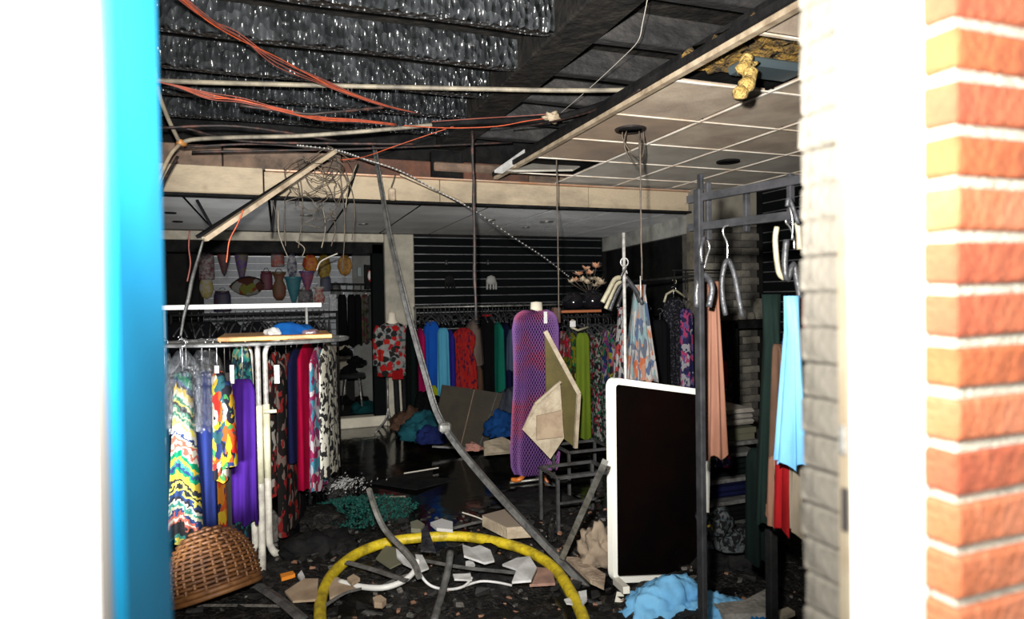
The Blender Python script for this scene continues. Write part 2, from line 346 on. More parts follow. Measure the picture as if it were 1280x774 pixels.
# beam with cladding panels
bm_ = struct('trim_9', MB().box((-1.6, 5.44, 2.42), (4.0, 5.6, 2.64)), m_black, 'plasterboard faced beam across the shop')
def bmp(x0, x1, z0, z1, y, m=m_beam): return MB().bevbox((x0, y, z0), (x1, y+.03, z1), .004).build('cladding_board', m, bm_)
bmp(-1.5, -.10, 2.43, 2.64, 5.37); bmp(-.09, 1.32, 2.425, 2.62, 5.40); bmp(1.325, 2.75, 2.425, 2.62, 5.40); bmp(2.755, 3.86, 2.425, 2.62, 5.40)
MB().box((-1.6, 5.35, 2.405), (4.0, 5.46, 2.425)).build('beam_shade_strip', m_black, bm_)  # shade line under the beam, put in as a black strip
MB().box((-.08, 5.36, 2.622), (3.86, 5.44, 2.632)).build('copper_edge_strip', M('copper_coloured_strip', (.5, .25, .14), .4, metal=.4, col2=(.6, .5, .4), scale=4), bm_)
wu = struct('wall_upper', MB().box((-1.6, 5.62, 2.6), (4.9, 5.75, 3.4)), m_black, 'scorched upper wall above the beam')
x = -1.4
for wd, m, h in ((1.0, m_beam2, .13), (.9, m_beam2, .12), (.75, m_redboard, .1), (.28, m_black, .2), (.62, m_redboard, .11), (1.1, m_beam2, .1)):
    MB().bevbox((x, 5.52-random.random()*.02, 2.64), (x+wd, 5.6, 2.64+h+.06), .006).build('scorched_board', m, wu); x += wd+.01
MB().bevbox((1.3, 5.5, 2.72), (2.6, 5.56, 2.80), .01).build('pale_batten', m_beam2, wu)
# brick column at right
col = struct('wall_column', MB().box((3.99, 5.36, 0), (4.66, 5.7, 2.66)), M('sooty_mortar', (.06, .055, .048), .9, col2=(.03, .028, .025), scale=9), 'sooty brick column with plastered head')
MB().bevbox((3.86, 5.30, 2.28), (4.62, 5.45, 2.65), .01).build('plaster_head', M('sooty_plaster', (.2, .185, .15), .85, col2=(.12, .11, .09), scale=3), col)
MB().bevbox((3.87, 5.33, 0), (3.98, 5.46, 2.28), .008).build('corner_board', M('brown_corner_board', (.13, .115, .08), .8, col2=(.05, .045, .035), scale=6), col)
bms = []
for m in m_sootbrick:
    q = MB().bevbox((-.107, -.03, 0), (.107, .03, .07), .006, jit=.002).mesh('brick'); q.materials.append(m); bms.append(q)
for r_ in range(30):
    z = .03+r_*.0755
    xs = [4.1+.22*i-(.11 if r_ % 2 else 0) for i in range(4)]
    for x in xs:
        if x > 4.62: continue
        o = inst('brick', random.choice(bms), (x, 5.335+random.uniform(-.006, .006), z), col)
        if x < 4.05: o.scale = (.5, 1, 1); o.location.x += .05
# right tiled ceiling
cr = struct('ceiling_tiled', MB().box((1.9, .85, 2.74), (4.9, 5.42, 2.8)), m_black, 'scorched tile ceiling hanging over the right side')
tms = []
for m in m_tile:
    q = MB().bevbox((-.287, -.287, 0), (.287, .287, .018), .004).mesh('ceiling_tile'); q.materials.append(m); tms.append(q)
for i in range(5):
    for j in range(8):
        cx = 1.82+.61*i+.305; cy = 5.06-.593*j+.297
        if cx > 4.75: continue
        if i == 0 and j in (5,): continue           # missing tile: insulation behind
        if i == 0 and j in (0, 1): continue           # sagging ones built below
        nearj = j >= 3
        k = 2 if (i == 0 and j in (2, 3)) else (0 if (nearj or i == 0) else 1)
        o = inst('ceiling_tile', tms[k], (cx, cy, 2.655), cr); o.rotation_euler.z = random.choice((0, math.pi/2, math.pi))
for i in range(6):
    MB().box((1.82+.61*i-.008, .9, 2.645), (1.82+.61*i+.008, 5.36, 2.652)).build('grid_bar', m_grid, cr)
for j in range(9):
    y = 5.06-.593*j
    MB().box((1.83, y-.009, 2.646), (4.64, y+.009, 2.653)).build('grid_bar', m_grid, cr)
MB().box((1.78, .9, 2.63), (1.815, 5.3, 2.655)).build('edge_profile', m_profile, cr)
MB().box((1.765, .9, 2.657), (1.80, 5.3, 2.69)).build('sooty_edge', m_black, cr)
# sagging tiles near the beam
s = MB(); pts = [PZ(618, 214, 2.66), PZ(656, 190, 2.66), PZ(716, 196, 2.62), PZ(706, 216, 2.56), PZ(640, 219, 2.56)]
s.prism([P(630, 213, 4.95), P(642, 215, 4.75), P(716, 214, 4.95), P(735, 203, 5.25), P(660, 196, 5.3)], (0, 0, .016)).build('sagging_tile', m_paper if False else M('pale_tile', (.5, .48, .43), .8, col2=(.38, .35, .3), scale=4), cr)
MB().prism([P(618, 216, 4.7), P(655, 190, 4.85), P(668, 190, 4.9), P(628, 217, 4.75)], (0, .0, .02)).build('bent_tile_edge', m_paper, cr)
# insulation behind the missing tile
cc = Vector((2.125, 5.06-.593*5+.297, 2.71))
s = MB()
N = 14
for i in range(N+1):
    for j in range(N+1):
        s.v.append(Vector((cc.x-.3+.6*i/N, cc.y-.29+.58*j/N, cc.z+.02+random.uniform(-.035, .03))))
for i in range(N):
    for j in range(N): s.f.append((i*(N+1)+j, (i+1)*(N+1)+j, (i+1)*(N+1)+j+1, i*(N+1)+j+1)); s.sm.append(True)
s.build('exposed_insulation', m_foam, cr)
MB().bevbox((cc.x-.05, cc.y+.03, cc.z-.045), (cc.x+.3, cc.y+.19, cc.z+.0), .01).build('exposed_duct', m_bluegrey, cr)
hp = smooth_path([P(934, 72, 2.35), P(930, 84, 2.33), P(938, 93, 2.3), P(936, 103, 2.28), P(927, 112, 2.27), P(925, 122, 2.26)], 5)
s = MB(); s.tube(hp, [.022+.016*random.random() for _ in hp[:-1]]+[.004], 8)
s.tube(smooth_path([P(921, 86, 2.33), P(930, 84, 2.33), P(948, 78, 2.34)], 4), [.012, .018, .022, .024, .022, .018, .014, .01, .006][:9], 7)
s.build('insulation_shred', m_foam2, None, 'yellow insulation foam dangling from the missing ceiling tile', 'insulation')
# upper charred deck
dk = struct('ceiling_upper', MB().box((-1.6, .7, 3.12), (4.9, 5.7, 3.25)), m_charbeam, 'charred roof deck with joists over the left side')
js = [.86, 1.40, 1.94, 2.48, 3.02, 3.55, 4.10, 4.62, 5.15]
for k, y in enumerate(js):
    for (xa, xb) in ((-1.55, 1.34), (1.59, 4.8)):
        NX = 120 if xa < 0 else 40; q = MB(); hs = [2.945, 2.96, 3.0, 3.05, 3.1, 3.13]
        for i in range(NX+1):
            x = xa+(xb-xa)*i/NX; wob = .006*math.sin(x*5+k)
            for h in hs: q.v.append(Vector((x, y-.03+wob+random.uniform(-.005, .005)-(.0 if h > 2.95 else -.012), h+wob*.6)))
            q.v.append(Vector((x, y+.04, 2.945+wob*.6)))
            q.v.append(Vector((x, y+.04, 3.13)))
        n_ = len(hs)+2
        for i in range(NX):
            for j in range(len(hs)-1): q.f.append((i*n_+j, (i+1)*n_+j, (i+1)*n_+j+1, i*n_+j+1)); q.sm.append(True)
            for j, j2 in ((0, n_-2), (n_-2, n_-1)): q.f.append((i*n_+j, (i+1)*n_+j, (i+1)*n_+j2, i*n_+j2)); q.sm.append(False)
        q.build('joist', m_char if xa < 0 else m_char_smooth, dk)
    y2 = js[k+1] if k+1 < len(js) else 5.6
    MB().bevbox((-1.5, y+.05, 3.10), (4.7, y2-.04, 3.125), .006).build('charred_board', m_charbeam, dk)
struct('trim_10', MB().bevbox((1.34, .8, 2.93), (1.59, 5.6, 3.13), .01), m_charbeam, 'heavy charred roof beam running to the back')
# foreground facade: bricks round the opening
wf = struct('wall_front', MB().box((.752, .53, 0), (2.4, .70, 3.0)), m_mortar, 'orange brick shop front')
bfm = []
for m in m_brick:
    q = MB().bevbox((-.105, -.045, 0), (.105, .045, .049), .004, jit=.0018).mesh('brick'); q.materials.append(m); bfm.append(q)
zb = 1.6-.0625*14+.009
for r_ in range(28):
    z = zb+r_*.0625
    for i in range(7):
        x = .742+.105+i*.222-(.111 if r_ % 2 else 0)
        if r_ % 2 and i == 0:
            o = inst('brick', random.choice(bfm), (.742+.0475, .566, z), wf); o.scale = (.72, 1, 1); o.location.x += .028
        else: inst('brick', random.choice(bfm), (x+(.05 if r_ % 2 else 0), .566, z), wf)
wf2 = struct('wall_front_left', MB().box((-1.6, .53, 0), (-.215, .62, 3.0)), m_mortar, 'orange brick left of the doorway')
for r_ in range(26):
    for i in range(2): inst('brick', random.choice(bfm), (-.195-.105-i*.222-(.0 if r_ % 2 else .05), .545, zb+r_*.0625), wf2)
struct('wall_lintel', MB().box((-.3, .56, 2.3), (.9, .9, 3.3)), m_mortar, 'masonry above the doorway')
struct('wall_front_inner', MB().box((-1.6, .62, 0), (-.24, .82, 3.3)), m_wall)
struct('wall_front_right', MB().box((.9, .74, 0), (4.9, .82, 3.3)), m_wall)
# white frames
fr = struct('door_1', MB().bevbox((.633, .562, 0), (.75, .575, 2.3), .003), m_white, 'white painted right door frame')
MB().bevbox((.634, .5752, 0), (.75, .593, 2.3), .003).build('cream_stop', m_cream, fr)
q = P(1056, 552, .585); MB().bevbox((.6305, .579, q.z-.015), (.636, .588, q.z+.02), .001).build('strike_plate', m_dullmetal, fr)
q = P(1058, 640, .583); MB().bevbox((.6305, .577, q.z-.022), (.636, .585, q.z+.03), .001).build('latch_plate', m_rust, fr)
fr2 = struct('door_2', MB().bevbox((-.3, .55, 0), (-.133, .562, 2.3), .002), m_white, 'white painted left door frame')
MB().box((-.3, .5622, 0), (-.127, .5745, 2.3)).build('grey_seal', M('grey_seal', (.05, .047, .043), .7), fr2)
fr3 = struct('door_3', MB().bevbox((-.3, .575, 0), (-.1195, .80, 2.3), .005), m_blue, 'bright blue glossy door edge')
# rough inner reveal, course by course
rv = struct('wall_reveal', MB().box((.732, .655, 0), (.9, .74, 3.0)), m_plaster_edge, 'rough sooty masonry edge of the doorway')
for r_ in range(42):
    z = .6+r_*.0625*.8
    q = MB().bevbox((0, 0, 0), (.05, .066+random.uniform(-.003, .004), .0494), .005, jit=.0012).mesh('stone'); q.materials.append(m_plaster_edge)
    inst('stone', q, (.70+random.uniform(0, .004), .655, z), rv)

# ================================================================== GARMENTS
def hook(mb, p, r=.0022, h=.1, ang=0):            # hanger hook: p is the neck, hook rises to h
    d = Vector((math.cos(ang), math.sin(ang), 0)); R_ = .022
    pts = [p, p+Vector((0, 0, h-2*R_-.01))]
    for k in range(8):
        a = -math.pi/2+k*math.pi*1.35/7; pts.append(p+Vector((0, 0, h-R_))+d*(math.cos(a)*R_)+Vector((0, 0, math.sin(a)*R_)))
    mb.tube(pts, r, 5)
def cloth(mb, c, zt, zb, wt, wb, rot, d=.04, folds=4, amp=.014, seed=0, slope=.09, neck=.04, R_=14, N=40, hem=.012, waist=None):
    rd = random.Random(seed); ph = rd.uniform(0, 6); ph2 = rd.uniform(0, 6)
    cx, sx = math.cos(rot), math.sin(rot); H = zt-zb; fs = []; vs = []
    for i in range(R_+1):
        t = i/R_
        if i == 0: z = zt; w_ = neck; dd = .015
        elif i == 1: z = zt-slope*.45; w_ = neck+(wt/2-neck)*.62; dd = d*.5
        else:
            tt = (i-1)/(R_-1); z = zt-slope-(H-slope)*((tt*(R_-1)-1)/(R_-2)); u_ = (zt-slope-z)/(H-slope)
            w_ = wt/2+(wb-wt)/2*u_
            if waist: w_ *= 1-waist*math.exp(-((u_-.3)/.13)**2)
            dd = d*(.75+.25*u_)
        for j in range(N):
            q = 2*math.pi*j/N; ux = math.cos(q); uy = math.sin(q)
            x = w_*ux; f_ = amp*(t**.6)*math.sin(folds*math.pi*ux*.9+ph+.6*math.sin(3*t+ph2))+amp*.5*t*math.sin(2.3*folds*ux+ph2)
            y = dd*uy+f_
            if wt < d: x += amp*(t**.6)*math.sin(folds*math.pi*uy+ph)
            zz = z+(hem*math.sin(folds*2*ux+ph2+uy) if i == R_ else 0)
            vs.append(Vector((c.x+x*cx-y*sx, c.y+x*sx+y*cx, zz)))
    for i in range(R_):
        for j in range(N): fs.append((i*N+j, i*N+(j+1) % N, (i+1)*N+(j+1) % N, (i+1)*N+j))
    fs.append(tuple(range(N))[::-1]); mb.add(vs, fs, True)
FACE = -YAW                                     # faces the doorway
def garment(name, label, x0, x1, yt, yb, Y, m, rot=FACE, edge=False, cat='garment', group=None, hang=None, hk=m_hook, hh=.1, film_=False,
            belt=None, tag_=None, sleeve=None, folds=4, amp=.014, wtop=1, depth=.34, skew=0, ang=0, waist=None, slope=None):
    """a garment on its hanger: pixel box gives the silhouette, Y the depth it hangs at"""
    xc = (x0+x1)/2; top = P(xc, yt, Y); bot = P(xc, yb, Y); W = (x1-x0)/ppm(xc, Y)
    t = thing(name, label, cat, (top.x, top.y, max(.01, bot.z)), group)
    mb = MB(); sd = sum(map(ord, label))
    if (group or '').endswith('round chrome rack') and hang is not False: hh = max(.06, (yt-425)/ppm(xc, Y)+.02)
    if edge: cloth(mb, top, top.z, bot.z, depth, depth*1.05, rot+math.pi/2, W/2*.92, folds, amp*.5, sd, slope or .1)
    else: cloth(mb, top, top.z, bot.z, W*.85*wtop, W*.96, rot, .05, folds, amp, sd, slope or min(.1, W*.4), neck=min(.05, W*.25), waist=waist)
    cl = mb.build('cloth', m, t)
    if sleeve:
        for s_ in sleeve:                         # list of (side, pixel length)
            L = s_[1]/ppm(xc, Y); dx = Vector((math.cos(rot), math.sin(rot), 0))*s_[0]*W*.43
            a_ = top+dx-Vector((0, 0, .09)); b_ = a_+dx*.25-Vector((0, 0, L)); q = MB()
            q.tube(smooth_path([a_+Vector((0, 0, .03))-dx*.2, a_.lerp(b_, .2), a_.lerp(b_, .6)+Vector((0, .015, 0)), b_], 4), [.03+.012*min(1, i/4) for i in range(13)], 9)
            q.build('sleeve', m, t)
    if hang is not False:
        q = MB(); hook(q, top-Vector((0, 0, .012)), .0028 if Y < 5 else .003, hh, ang or (rot+math.pi/2 if edge else rot)); q.build('hanger_hook', hk, t)
    if film_:
        q = MB(); cloth(q, top+Vector((0, 0, 0)), top.z+hh*.6, top.z-(top.z-bot.z)*.34, (depth if edge else W)*1.08, (depth if edge else W)*1.12, rot+(math.pi/2 if edge else 0), W/2*1.08 if edge else .075, 5, .02, sd+5, .12, .03)
        q.build('clear_film', m_film, t)
    if tag_:
        p_ = P(tag_[0], tag_[1], Y-.08-(depth/2 if edge else 0)); w2 = tag_[2]/ppm(tag_[0], Y)/2; h2 = tag_[3]/ppm(tag_[0], Y)/2
        MB().bevbox(p_-Vector((w2, .002, h2)), p_+Vector((w2, .002, h2)), .001).build('paper_tag', m_paper, t)
    return t

f_chev = PAT('multicolour_chevron_print', [(.02, .025, .03), (.6, .55, .35), (.0, .22, .1), (.65, .45, .05), (.02, .05, .16), (.6, .58, .48), (.02, .02, .02), (.5, .12, .08), (.05, .25, .2), (.7, .6, .1), (.02, .02, .03)], 34, 'chevron', stretch=(1, 1, 1), warp=.6)
f_redstripe = PAT('red_green_print', [(.4, .03, .02), (.02, .02, .02), (.6, .5, .3), (.05, .2, .1), (.4, .25, .03)], 26, 'floral', stretch=(1, 1, .5))
f_orange = PAT('orange_red_print', [(.7, .15, .01), (.6, .04, .02), (.75, .5, .03), (.02, .03, .08), (.65, .1, .02), (.7, .25, .02)], 16, 'floral', stretch=(1, 1, .35), warp=.8)
f_leaf = PAT('red_yellow_teal_print', [(.6, .02, .01), (.7, .55, .02), (.02, .1, .12), (.6, .55, .45), (.05, .25, .06), (.65, .1, .01), (.02, .04, .15), (.01, .01, .02), (.5, .3, .02)], 18, 'floral', stretch=(1, 1, .5), warp=.8)
f_rwb = PAT('red_white_black_print', [(.02, .015, .015), (.45, .03, .03), (.02, .02, .02), (.5, .47, .43), (.12, .01, .01), (.02, .02, .02)], 34, 'floral', stretch=(1, 1, .5))
f_bred = PAT('black_red_print', [(.015, .01, .01), (.3, .02, .02), (.01, .01, .01), (.22, .16, .14), (.01, .01, .01)], 28, 'floral', stretch=(1, 1, .5))
f_mag = PAT('magenta_blue_white_print', [(.35, .02, .1), (.45, .45, .5), (.06, .25, .35), (.3, .02, .07), (.55, .5, .52), (.2, .02, .1)], 22, 'floral', stretch=(1, 1, .5), warp=.6)
f_zebra = PAT('black_white_print', [(.015, .015, .015), (.62, .6, .5), (.6, .57, .48), (.02, .02, .02), (.6, .58, .5)], 24, 'floral', stretch=(1, 1, .7), warp=.7)
f_tealp = PAT('dark_teal_print', [(.01, .015, .02), (.02, .12, .14), (.01, .01, .015), (.1, .25, .25), (.01, .02, .06)], 26, 'floral')
f_turq = PAT('turquoise_print', [(.02, .2, .22), (.01, .02, .03), (.05, .3, .25), (.3, .35, .2), (.01, .05, .08)], 40, 'floral')
def SPOT(name, base, base2, cols, scale, size=.42, rough=.8):
    m, nt, b = nodes(name); b.inputs['Roughness'].default_value = rough; b.inputs['Specular IOR Level'].default_value = .12; co = coord(nt)
    n = tex(nt, 'ShaderNodeTexNoise', scale*1.6, co, Detail=3); bc = ramp(nt, n.outputs['Fac'], [(0, base), (.56, base2)], True)
    v = tex(nt, 'ShaderNodeTexVoronoi', scale, co); sp = nt.nodes.new('ShaderNodeSeparateColor'); nt.links.new(v.outputs['Color'], sp.inputs[0])
    cc_ = ramp(nt, sp.outputs[0], [(i/len(cols), c) for i, c in enumerate(cols)], True)
    th = nt.nodes.new('ShaderNodeMath'); th.operation = 'MULTIPLY_ADD'; nt.links.new(sp.outputs[1], th.inputs[0]); th.inputs[1].default_value = size*.8; th.inputs[2].default_value = size*.4
    lt = nt.nodes.new('ShaderNodeMath'); lt.operation = 'LESS_THAN'; nt.links.new(v.outputs['Distance'], lt.inputs[0]); nt.links.new(th.outputs[0], lt.inputs[1])
    mx = nt.nodes.new('ShaderNodeMix'); mx.data_type = 'RGBA'; nt.links.new(lt.outputs[0], mx.inputs[0]); nt.links.new(bc, mx.inputs[6]); nt.links.new(cc_, mx.inputs[7]); nt.links.new(mx.outputs[2], b.inputs['Base Color'])
    return m
f_rose = SPOT('white_rose_print', (.17, .17, .165), (.03, .05, .055), [(.26, .008, .008), (.2, .008, .01), (.01, .01, .01), (.26, .012, .008), (.2, .2, .2), (.012, .012, .012)], 15, .7)
f_rose_old = PAT('white_rose_print', [(.48, .47, .45), (.45, .02, .02), (.5, .49, .47), (.1, .14, .16), (.5, .48, .46), (.02, .02, .02), (.46, .03, .02), (.2, .3, .33)], 15, 'floral', stretch=(1, 1, 1), warp=.6)
f_redfe = PAT('red_feather_print', [(.5, .01, .01), (.42, .01, .01), (.5, .03, .02), (.06, .005, .04), (.48, .015, .01)], 38, 'floral', stretch=(1, 1, .3), warp=.8)
f_floralb = PAT('black_white_red_print', [(.015, .015, .015), (.35, .35, .33), (.02, .02, .02), (.35, .02, .04), (.3, .3, .3), (.015, .015, .015), (.02, .15, .08)], 42, 'floral')
f_zig = PAT('black_white_green_print', [(.02, .02, .02), (.4, .4, .38), (.015, .015, .015), (.01, .2, .1), (.4, .4, .4), (.02, .02, .03)], 46, 'floral')
f_multi = PAT('green_purple_print', [(.01, .2, .09), (.25, .05, .25), (.02, .02, .03), (.4, .4, .4), (.45, .12, .15), (.3, .35, .02), (.02, .05, .2)], 20, 'floral', warp=.6)
f_gry = PAT('green_yellow_print', [(.25, .22, .01), (.02, .15, .04), (.35, .28, .02), (.03, .03, .01)], 22, 'floral', warp=.6)
f_scarf = PAT('grey_orange_blue_print', [(.5, .5, .5), (.12, .17, .3), (.62, .18, .08), (.62, .6, .58), (.3, .45, .48), (.35, .35, .37), (.6, .3, .2), (.15, .18, .24), (.6, .58, .55)], 11, 'floral', stretch=(1, 1, .45), warp=1.2)
f_scarf2 = PAT('grey_red_dot_print', [(.02, .02, .02), (.4, .4, .4), (.35, .35, .37), (.4, .05, .05), (.02, .03, .05), (.45, .45, .45)], 34, 'floral')
f_navyfl = PAT('navy_pink_white_print', [(.02, .02, .1), (.45, .45, .5), (.02, .02, .08), (.5, .06, .18), (.15, .1, .3), (.03, .03, .12)], 24, 'floral', warp=.6)
f_dots = PAT('dark_dotted_print', [(.006, .006, .01), (.006, .006, .01), (.006, .006, .01), (.01, .012, .03), (.006, .006, .01), (.006, .006, .01), (.1, .1, .12)], 90, 'floral')
f_patch = PAT('dusky_multicolour_print', [(.03, .03, .03), (.15, .08, .05), (.06, .09, .04), (.12, .12, .11), (.1, .03, .04)], 20, 'floral')
c_navy = cloth_m('navy_cloth', (.02, .035, .17)); c_purple = cloth_m('purple_cloth', (.06, .013, .22), (.035, .008, .14)); c_grey = cloth_m('grey_cloth', (.1, .1, .1))
c_black = cloth_m('black_cloth', (.006, .006, .008)); c_crim = cloth_m('crimson_cloth', (.32, .0, .03)); c_red = cloth_m('red_cloth', (.5, .015, .02)); c_royal = cloth_m('royal_blue_cloth', (.01, .12, .62), (.01, .08, .42))
c_sky = cloth_m('sky_blue_cloth', (.12, .5, .75), (.08, .38, .62)); c_indigo = cloth_m('indigo_cloth', (.04, .03, .35)); c_beige = cloth_m('beige_cloth', (.25, .19, .16)); c_brown = cloth_m('brown_cloth', (.16, .09, .06))
c_green = cloth_m('sea_green_cloth', (.01, .22, .15), (.01, .15, .1)); c_navy2 = cloth_m('dark_blue_cloth', (.009, .013, .06)); c_lime = cloth_m('lime_cloth', (.4, .48, .01), (.25, .32, .01)); c_dkgreen = cloth_m('dark_green_cloth', (.006, .014, .013))
c_lgreen = cloth_m('olive_lime_cloth', (.22, .32, .03), (.14, .22, .02)); c_salmon = cloth_m('salmon_cloth', (.4, .2, .14), (.25, .11, .07)); c_bottle = cloth_m('bottle_green_cloth', (.012, .026, .022)); c_pink = cloth_m('dusty_pink_cloth', (.42, .22, .15))
c_cream = cloth_m('cream_cloth', (.45, .38, .28)); c_hotpink = cloth_m('magenta_cloth', (.5, .01, .12)); c_tealc = cloth_m('teal_cloth', (.02, .14, .18), (.01, .06, .09)); c_blue3 = cloth_m('strong_blue_cloth', (.01, .07, .26))

G1 = 'clothes on the round chrome rack'
T = 4.16
garment('dress', 'green and red patterned dress behind blue door edge, leftmost on the round rack', 197, 216, 474, 640, 4.12, f_redstripe, group=G1, film_=True, folds=3)
garment('dress', 'long multicolour chevron dress under clear film on the round rack', 207, 250, 466, 674, 3.88, f_chev, group=G1, film_=True, folds=4, amp=.022, wtop=.6, slope=.16)
garment('dress', 'navy blue long dress beside the chevron dress', 238, 268, 464, 678, 3.94, c_navy, group=G1, film_=True, folds=3)
garment('dress', 'orange and red printed long dress right of the navy dress', 246, 279, 464, 662, 4.02, f_orange, group=G1, film_=True, folds=3)
garment('blouse', 'red, yellow and teal leaf print blouse over the orange dress', 259, 284, 464, 600, 3.94, f_leaf, group=G1, folds=2, tag_=(271, 462, 5, 9), sleeve=[(1, 100)])
garment('dress', 'grey long dress at the right of the leaf print blouse', 270, 292, 466, 682, 4.1, c_grey, group=G1, folds=2, wtop=.7)
garment('dress', 'black dress between the grey dress and the purple dress', 279, 296, 450, 640, 4.3, c_black, group=G1, folds=2)
garment('top', 'turquoise patterned top above the purple dress', 289, 314, 432, 482, 4.1, f_turq, group=G1, folds=2, cat='top', tag_=(290, 468, 5, 23))
garment('dress', 'bright purple long dress left of the cream rack post', 285, 322, 474, 652, 4.02, c_purple, group=G1, folds=3, amp=.02)
garment('dress', 'dark teal patterned dress hem below the purple dress', 293, 313, 590, 684, 4.05, f_tealp, group=G1, hang=False, folds=3)
garment('dress', 'red, white and black printed dress right of the cream rack post', 336, 352, 440, 612, 4.42, f_rwb, group=G1, edge=True, tag_=(346, 468, 6, 22))
garment('dress', 'black and dark red printed dress, second right of the rack post', 350, 365, 442, 660, 4.44, f_bred, group=G1, edge=True)
garment('dress', 'plain black long dress between red prints and navy dress', 356, 372, 436, 668, 4.62, c_black, group=G1, edge=True)
garment('dress', 'dark navy dress left of the crimson dress', 362, 379, 436, 570, 4.46, c_navy2, group=G1, edge=True)
garment('dress', 'plain crimson long dress on the right of the round rack', 374, 394, 428, 606, 4.46, c_crim, group=G1, edge=True)
garment('dress', 'magenta, blue and white printed dress right of the crimson one', 389, 405, 434, 606, 4.46, f_mag, group=G1, edge=True)
garment('dress', 'black and white leaf print dress, rightmost on the round rack', 402, 417, 428, 590, 4.44, f_zebra, group=G1, edge=True)

for k_, x_ in enumerate((226, 233, 252)):
    garment('dress', 'dark dress wrapped in clear film among the bunched steel hooks', x_-5, x_+5, 458+4*k_, 640, 4.12, c_black, edge=True, group='film wrapped dark dresses on the round rack', film_=False, hh=.19)
# ---- back rack along the slat wall
G2 = 'clothes on the long back rack'
rz = P(600, 383, 7.3).z
def bg(name, label, x0, x1, yt, yb, m, Y=7.3, **k): return garment(name, label, x0, x1, yt, yb, Y, m, rot=k.pop('rot', 0), edge=k.pop('edge', True), group=G2, hk=k.pop('hk', m_hblack), hh=.13, **k)
bg('coat', 'black coat hanging at the left end of the back rack', 505, 522, 402, 535, c_dkgreen)
bg('dress', 'magenta dress left of the royal blue shirt', 518, 532, 410, 540, c_hotpink, depth=.36)
bg('dress', 'dark red long dress below the slanting rail', 524, 540, 470, 565, c_red, Y=7.4, hang=False)
bg('shirt', 'royal blue shirt on the back rack', 527, 551, 402, 490, c_royal, cat='shirt', edge=False, rot=FACE)
bg('dress', 'light sky blue dress with uneven hem on the back rack', 545, 562, 410, 505, c_sky, edge=False, rot=FACE, Y=7.2)
bg('dress', 'indigo dress right of the sky blue one', 555, 569, 412, 495, c_indigo)
bg('dress', 'bright red feathered dress in the middle of the back rack', 562, 597, 410, 486, f_redfe, edge=False, rot=FACE, waist=.25, Y=7.15, cat='dress', folds=6)
bg('top', 'beige top behind the red feathered dress', 578, 604, 400, 455, c_beige, Y=7.35)
bg('skirt', 'brown skirt hem below the beige top', 587, 604, 452, 500, c_brown, Y=7.3, hang=False)
b_ = bg('dress', 'black dress with a red collar on the back rack', 598, 619, 396, 500, c_black, edge=False, rot=FACE)
q = MB(); q.lathe([(.02, .02), (.055, .03), (.05, .045), (.018, .035)], P(609, 395, 7.25)-Vector((0, 0, .03)), 14, 1.2, .6); q.build('red_collar', c_red, b_)
bg('dress', 'sea green long dress right of the red collared black dress', 614, 629, 402, 505, c_green, depth=.4)
bg('dress', 'dark blue long dress beside the sea green one', 624, 639, 404, 505, c_navy2)
bg('blouse', 'pale blue blouse half hidden by the purple net dress', 633, 645, 412, 462, cloth_m('pale_blue_cloth', (.15, .22, .35)), Y=7.1)
bg('dress', 'black long dress left of the purple net dress', 632, 648, 400, 535, c_black, Y=7.4)
bg('jacket', 'lime yellow jacket hanging low behind the slanting rail', 530, 549, 482, 530, c_lime, Y=7.1, edge=False, rot=FACE, hang=False, cat='jacket')
# filler: black hangers crowded on the back rail
rail_l = Vector((1.45, 7.3, rz)); rail_r = Vector((3.7, 7.3, rz))
t = thing('clothes_rail', 'long thin clothes rail in front of the black slat wall', 'clothes rail', (2.5, 7.3, 0))
MB().tube([rail_l, rail_r], .011, 8).build('rail', m_dullmetal, t)
for x in (1.47, 3.68): MB().tube([(x, 7.3, 0.0), (x, 7.3, rz)], .013, 8).build('upright', m_dullmetal, t)
def hanger_mesh(name, hk=True, w=.4):
    q = MB(); h = .1
    hook(q, Vector((0, 0, 0)), .0035, .11, math.pi/2)
    q.tube(smooth_path([(-0.0, -w/2, -.11), (0, -w*.3, -.05), (0, 0, 0), (0, w*.3, -.05), (0, w/2, -.11)], 3), .008, 6)
    return q.mesh(name)
hm = hanger_mesh('clothes_hanger'); hm.materials.append(m_hblack)
hm2 = hanger_mesh('clothes_hanger'); hm2.materials.append(m_hgrey)
def rack_hangers(n, x0, x1, y, z, label, group, seed=1, ms=(hm,)):
    rd = random.Random(seed)
    for i in range(n):
        x = x0+(x1-x0)*(i+.5)/n+rd.uniform(-.012, .012)
        o = bpy.data.objects.new('clothes_hanger', rd.choice(ms)); C.objects.link(o); o.location = (x, y+rd.uniform(-.01, .01), z-.085+rd.uniform(-.004, .002))
        o.rotation_euler = (rd.uniform(-.05, .05), 0, rd.uniform(-.5, .5)); o['_loc'] = tuple(o.location); tag(o, label, 'hanger', group)
rack_hangers(42, 1.5, 3.35, 7.3, rz, 'dark hanger crowded on the long back rail among others', 'dark hangers on the back rail', 1, (hm, hm, hm2))
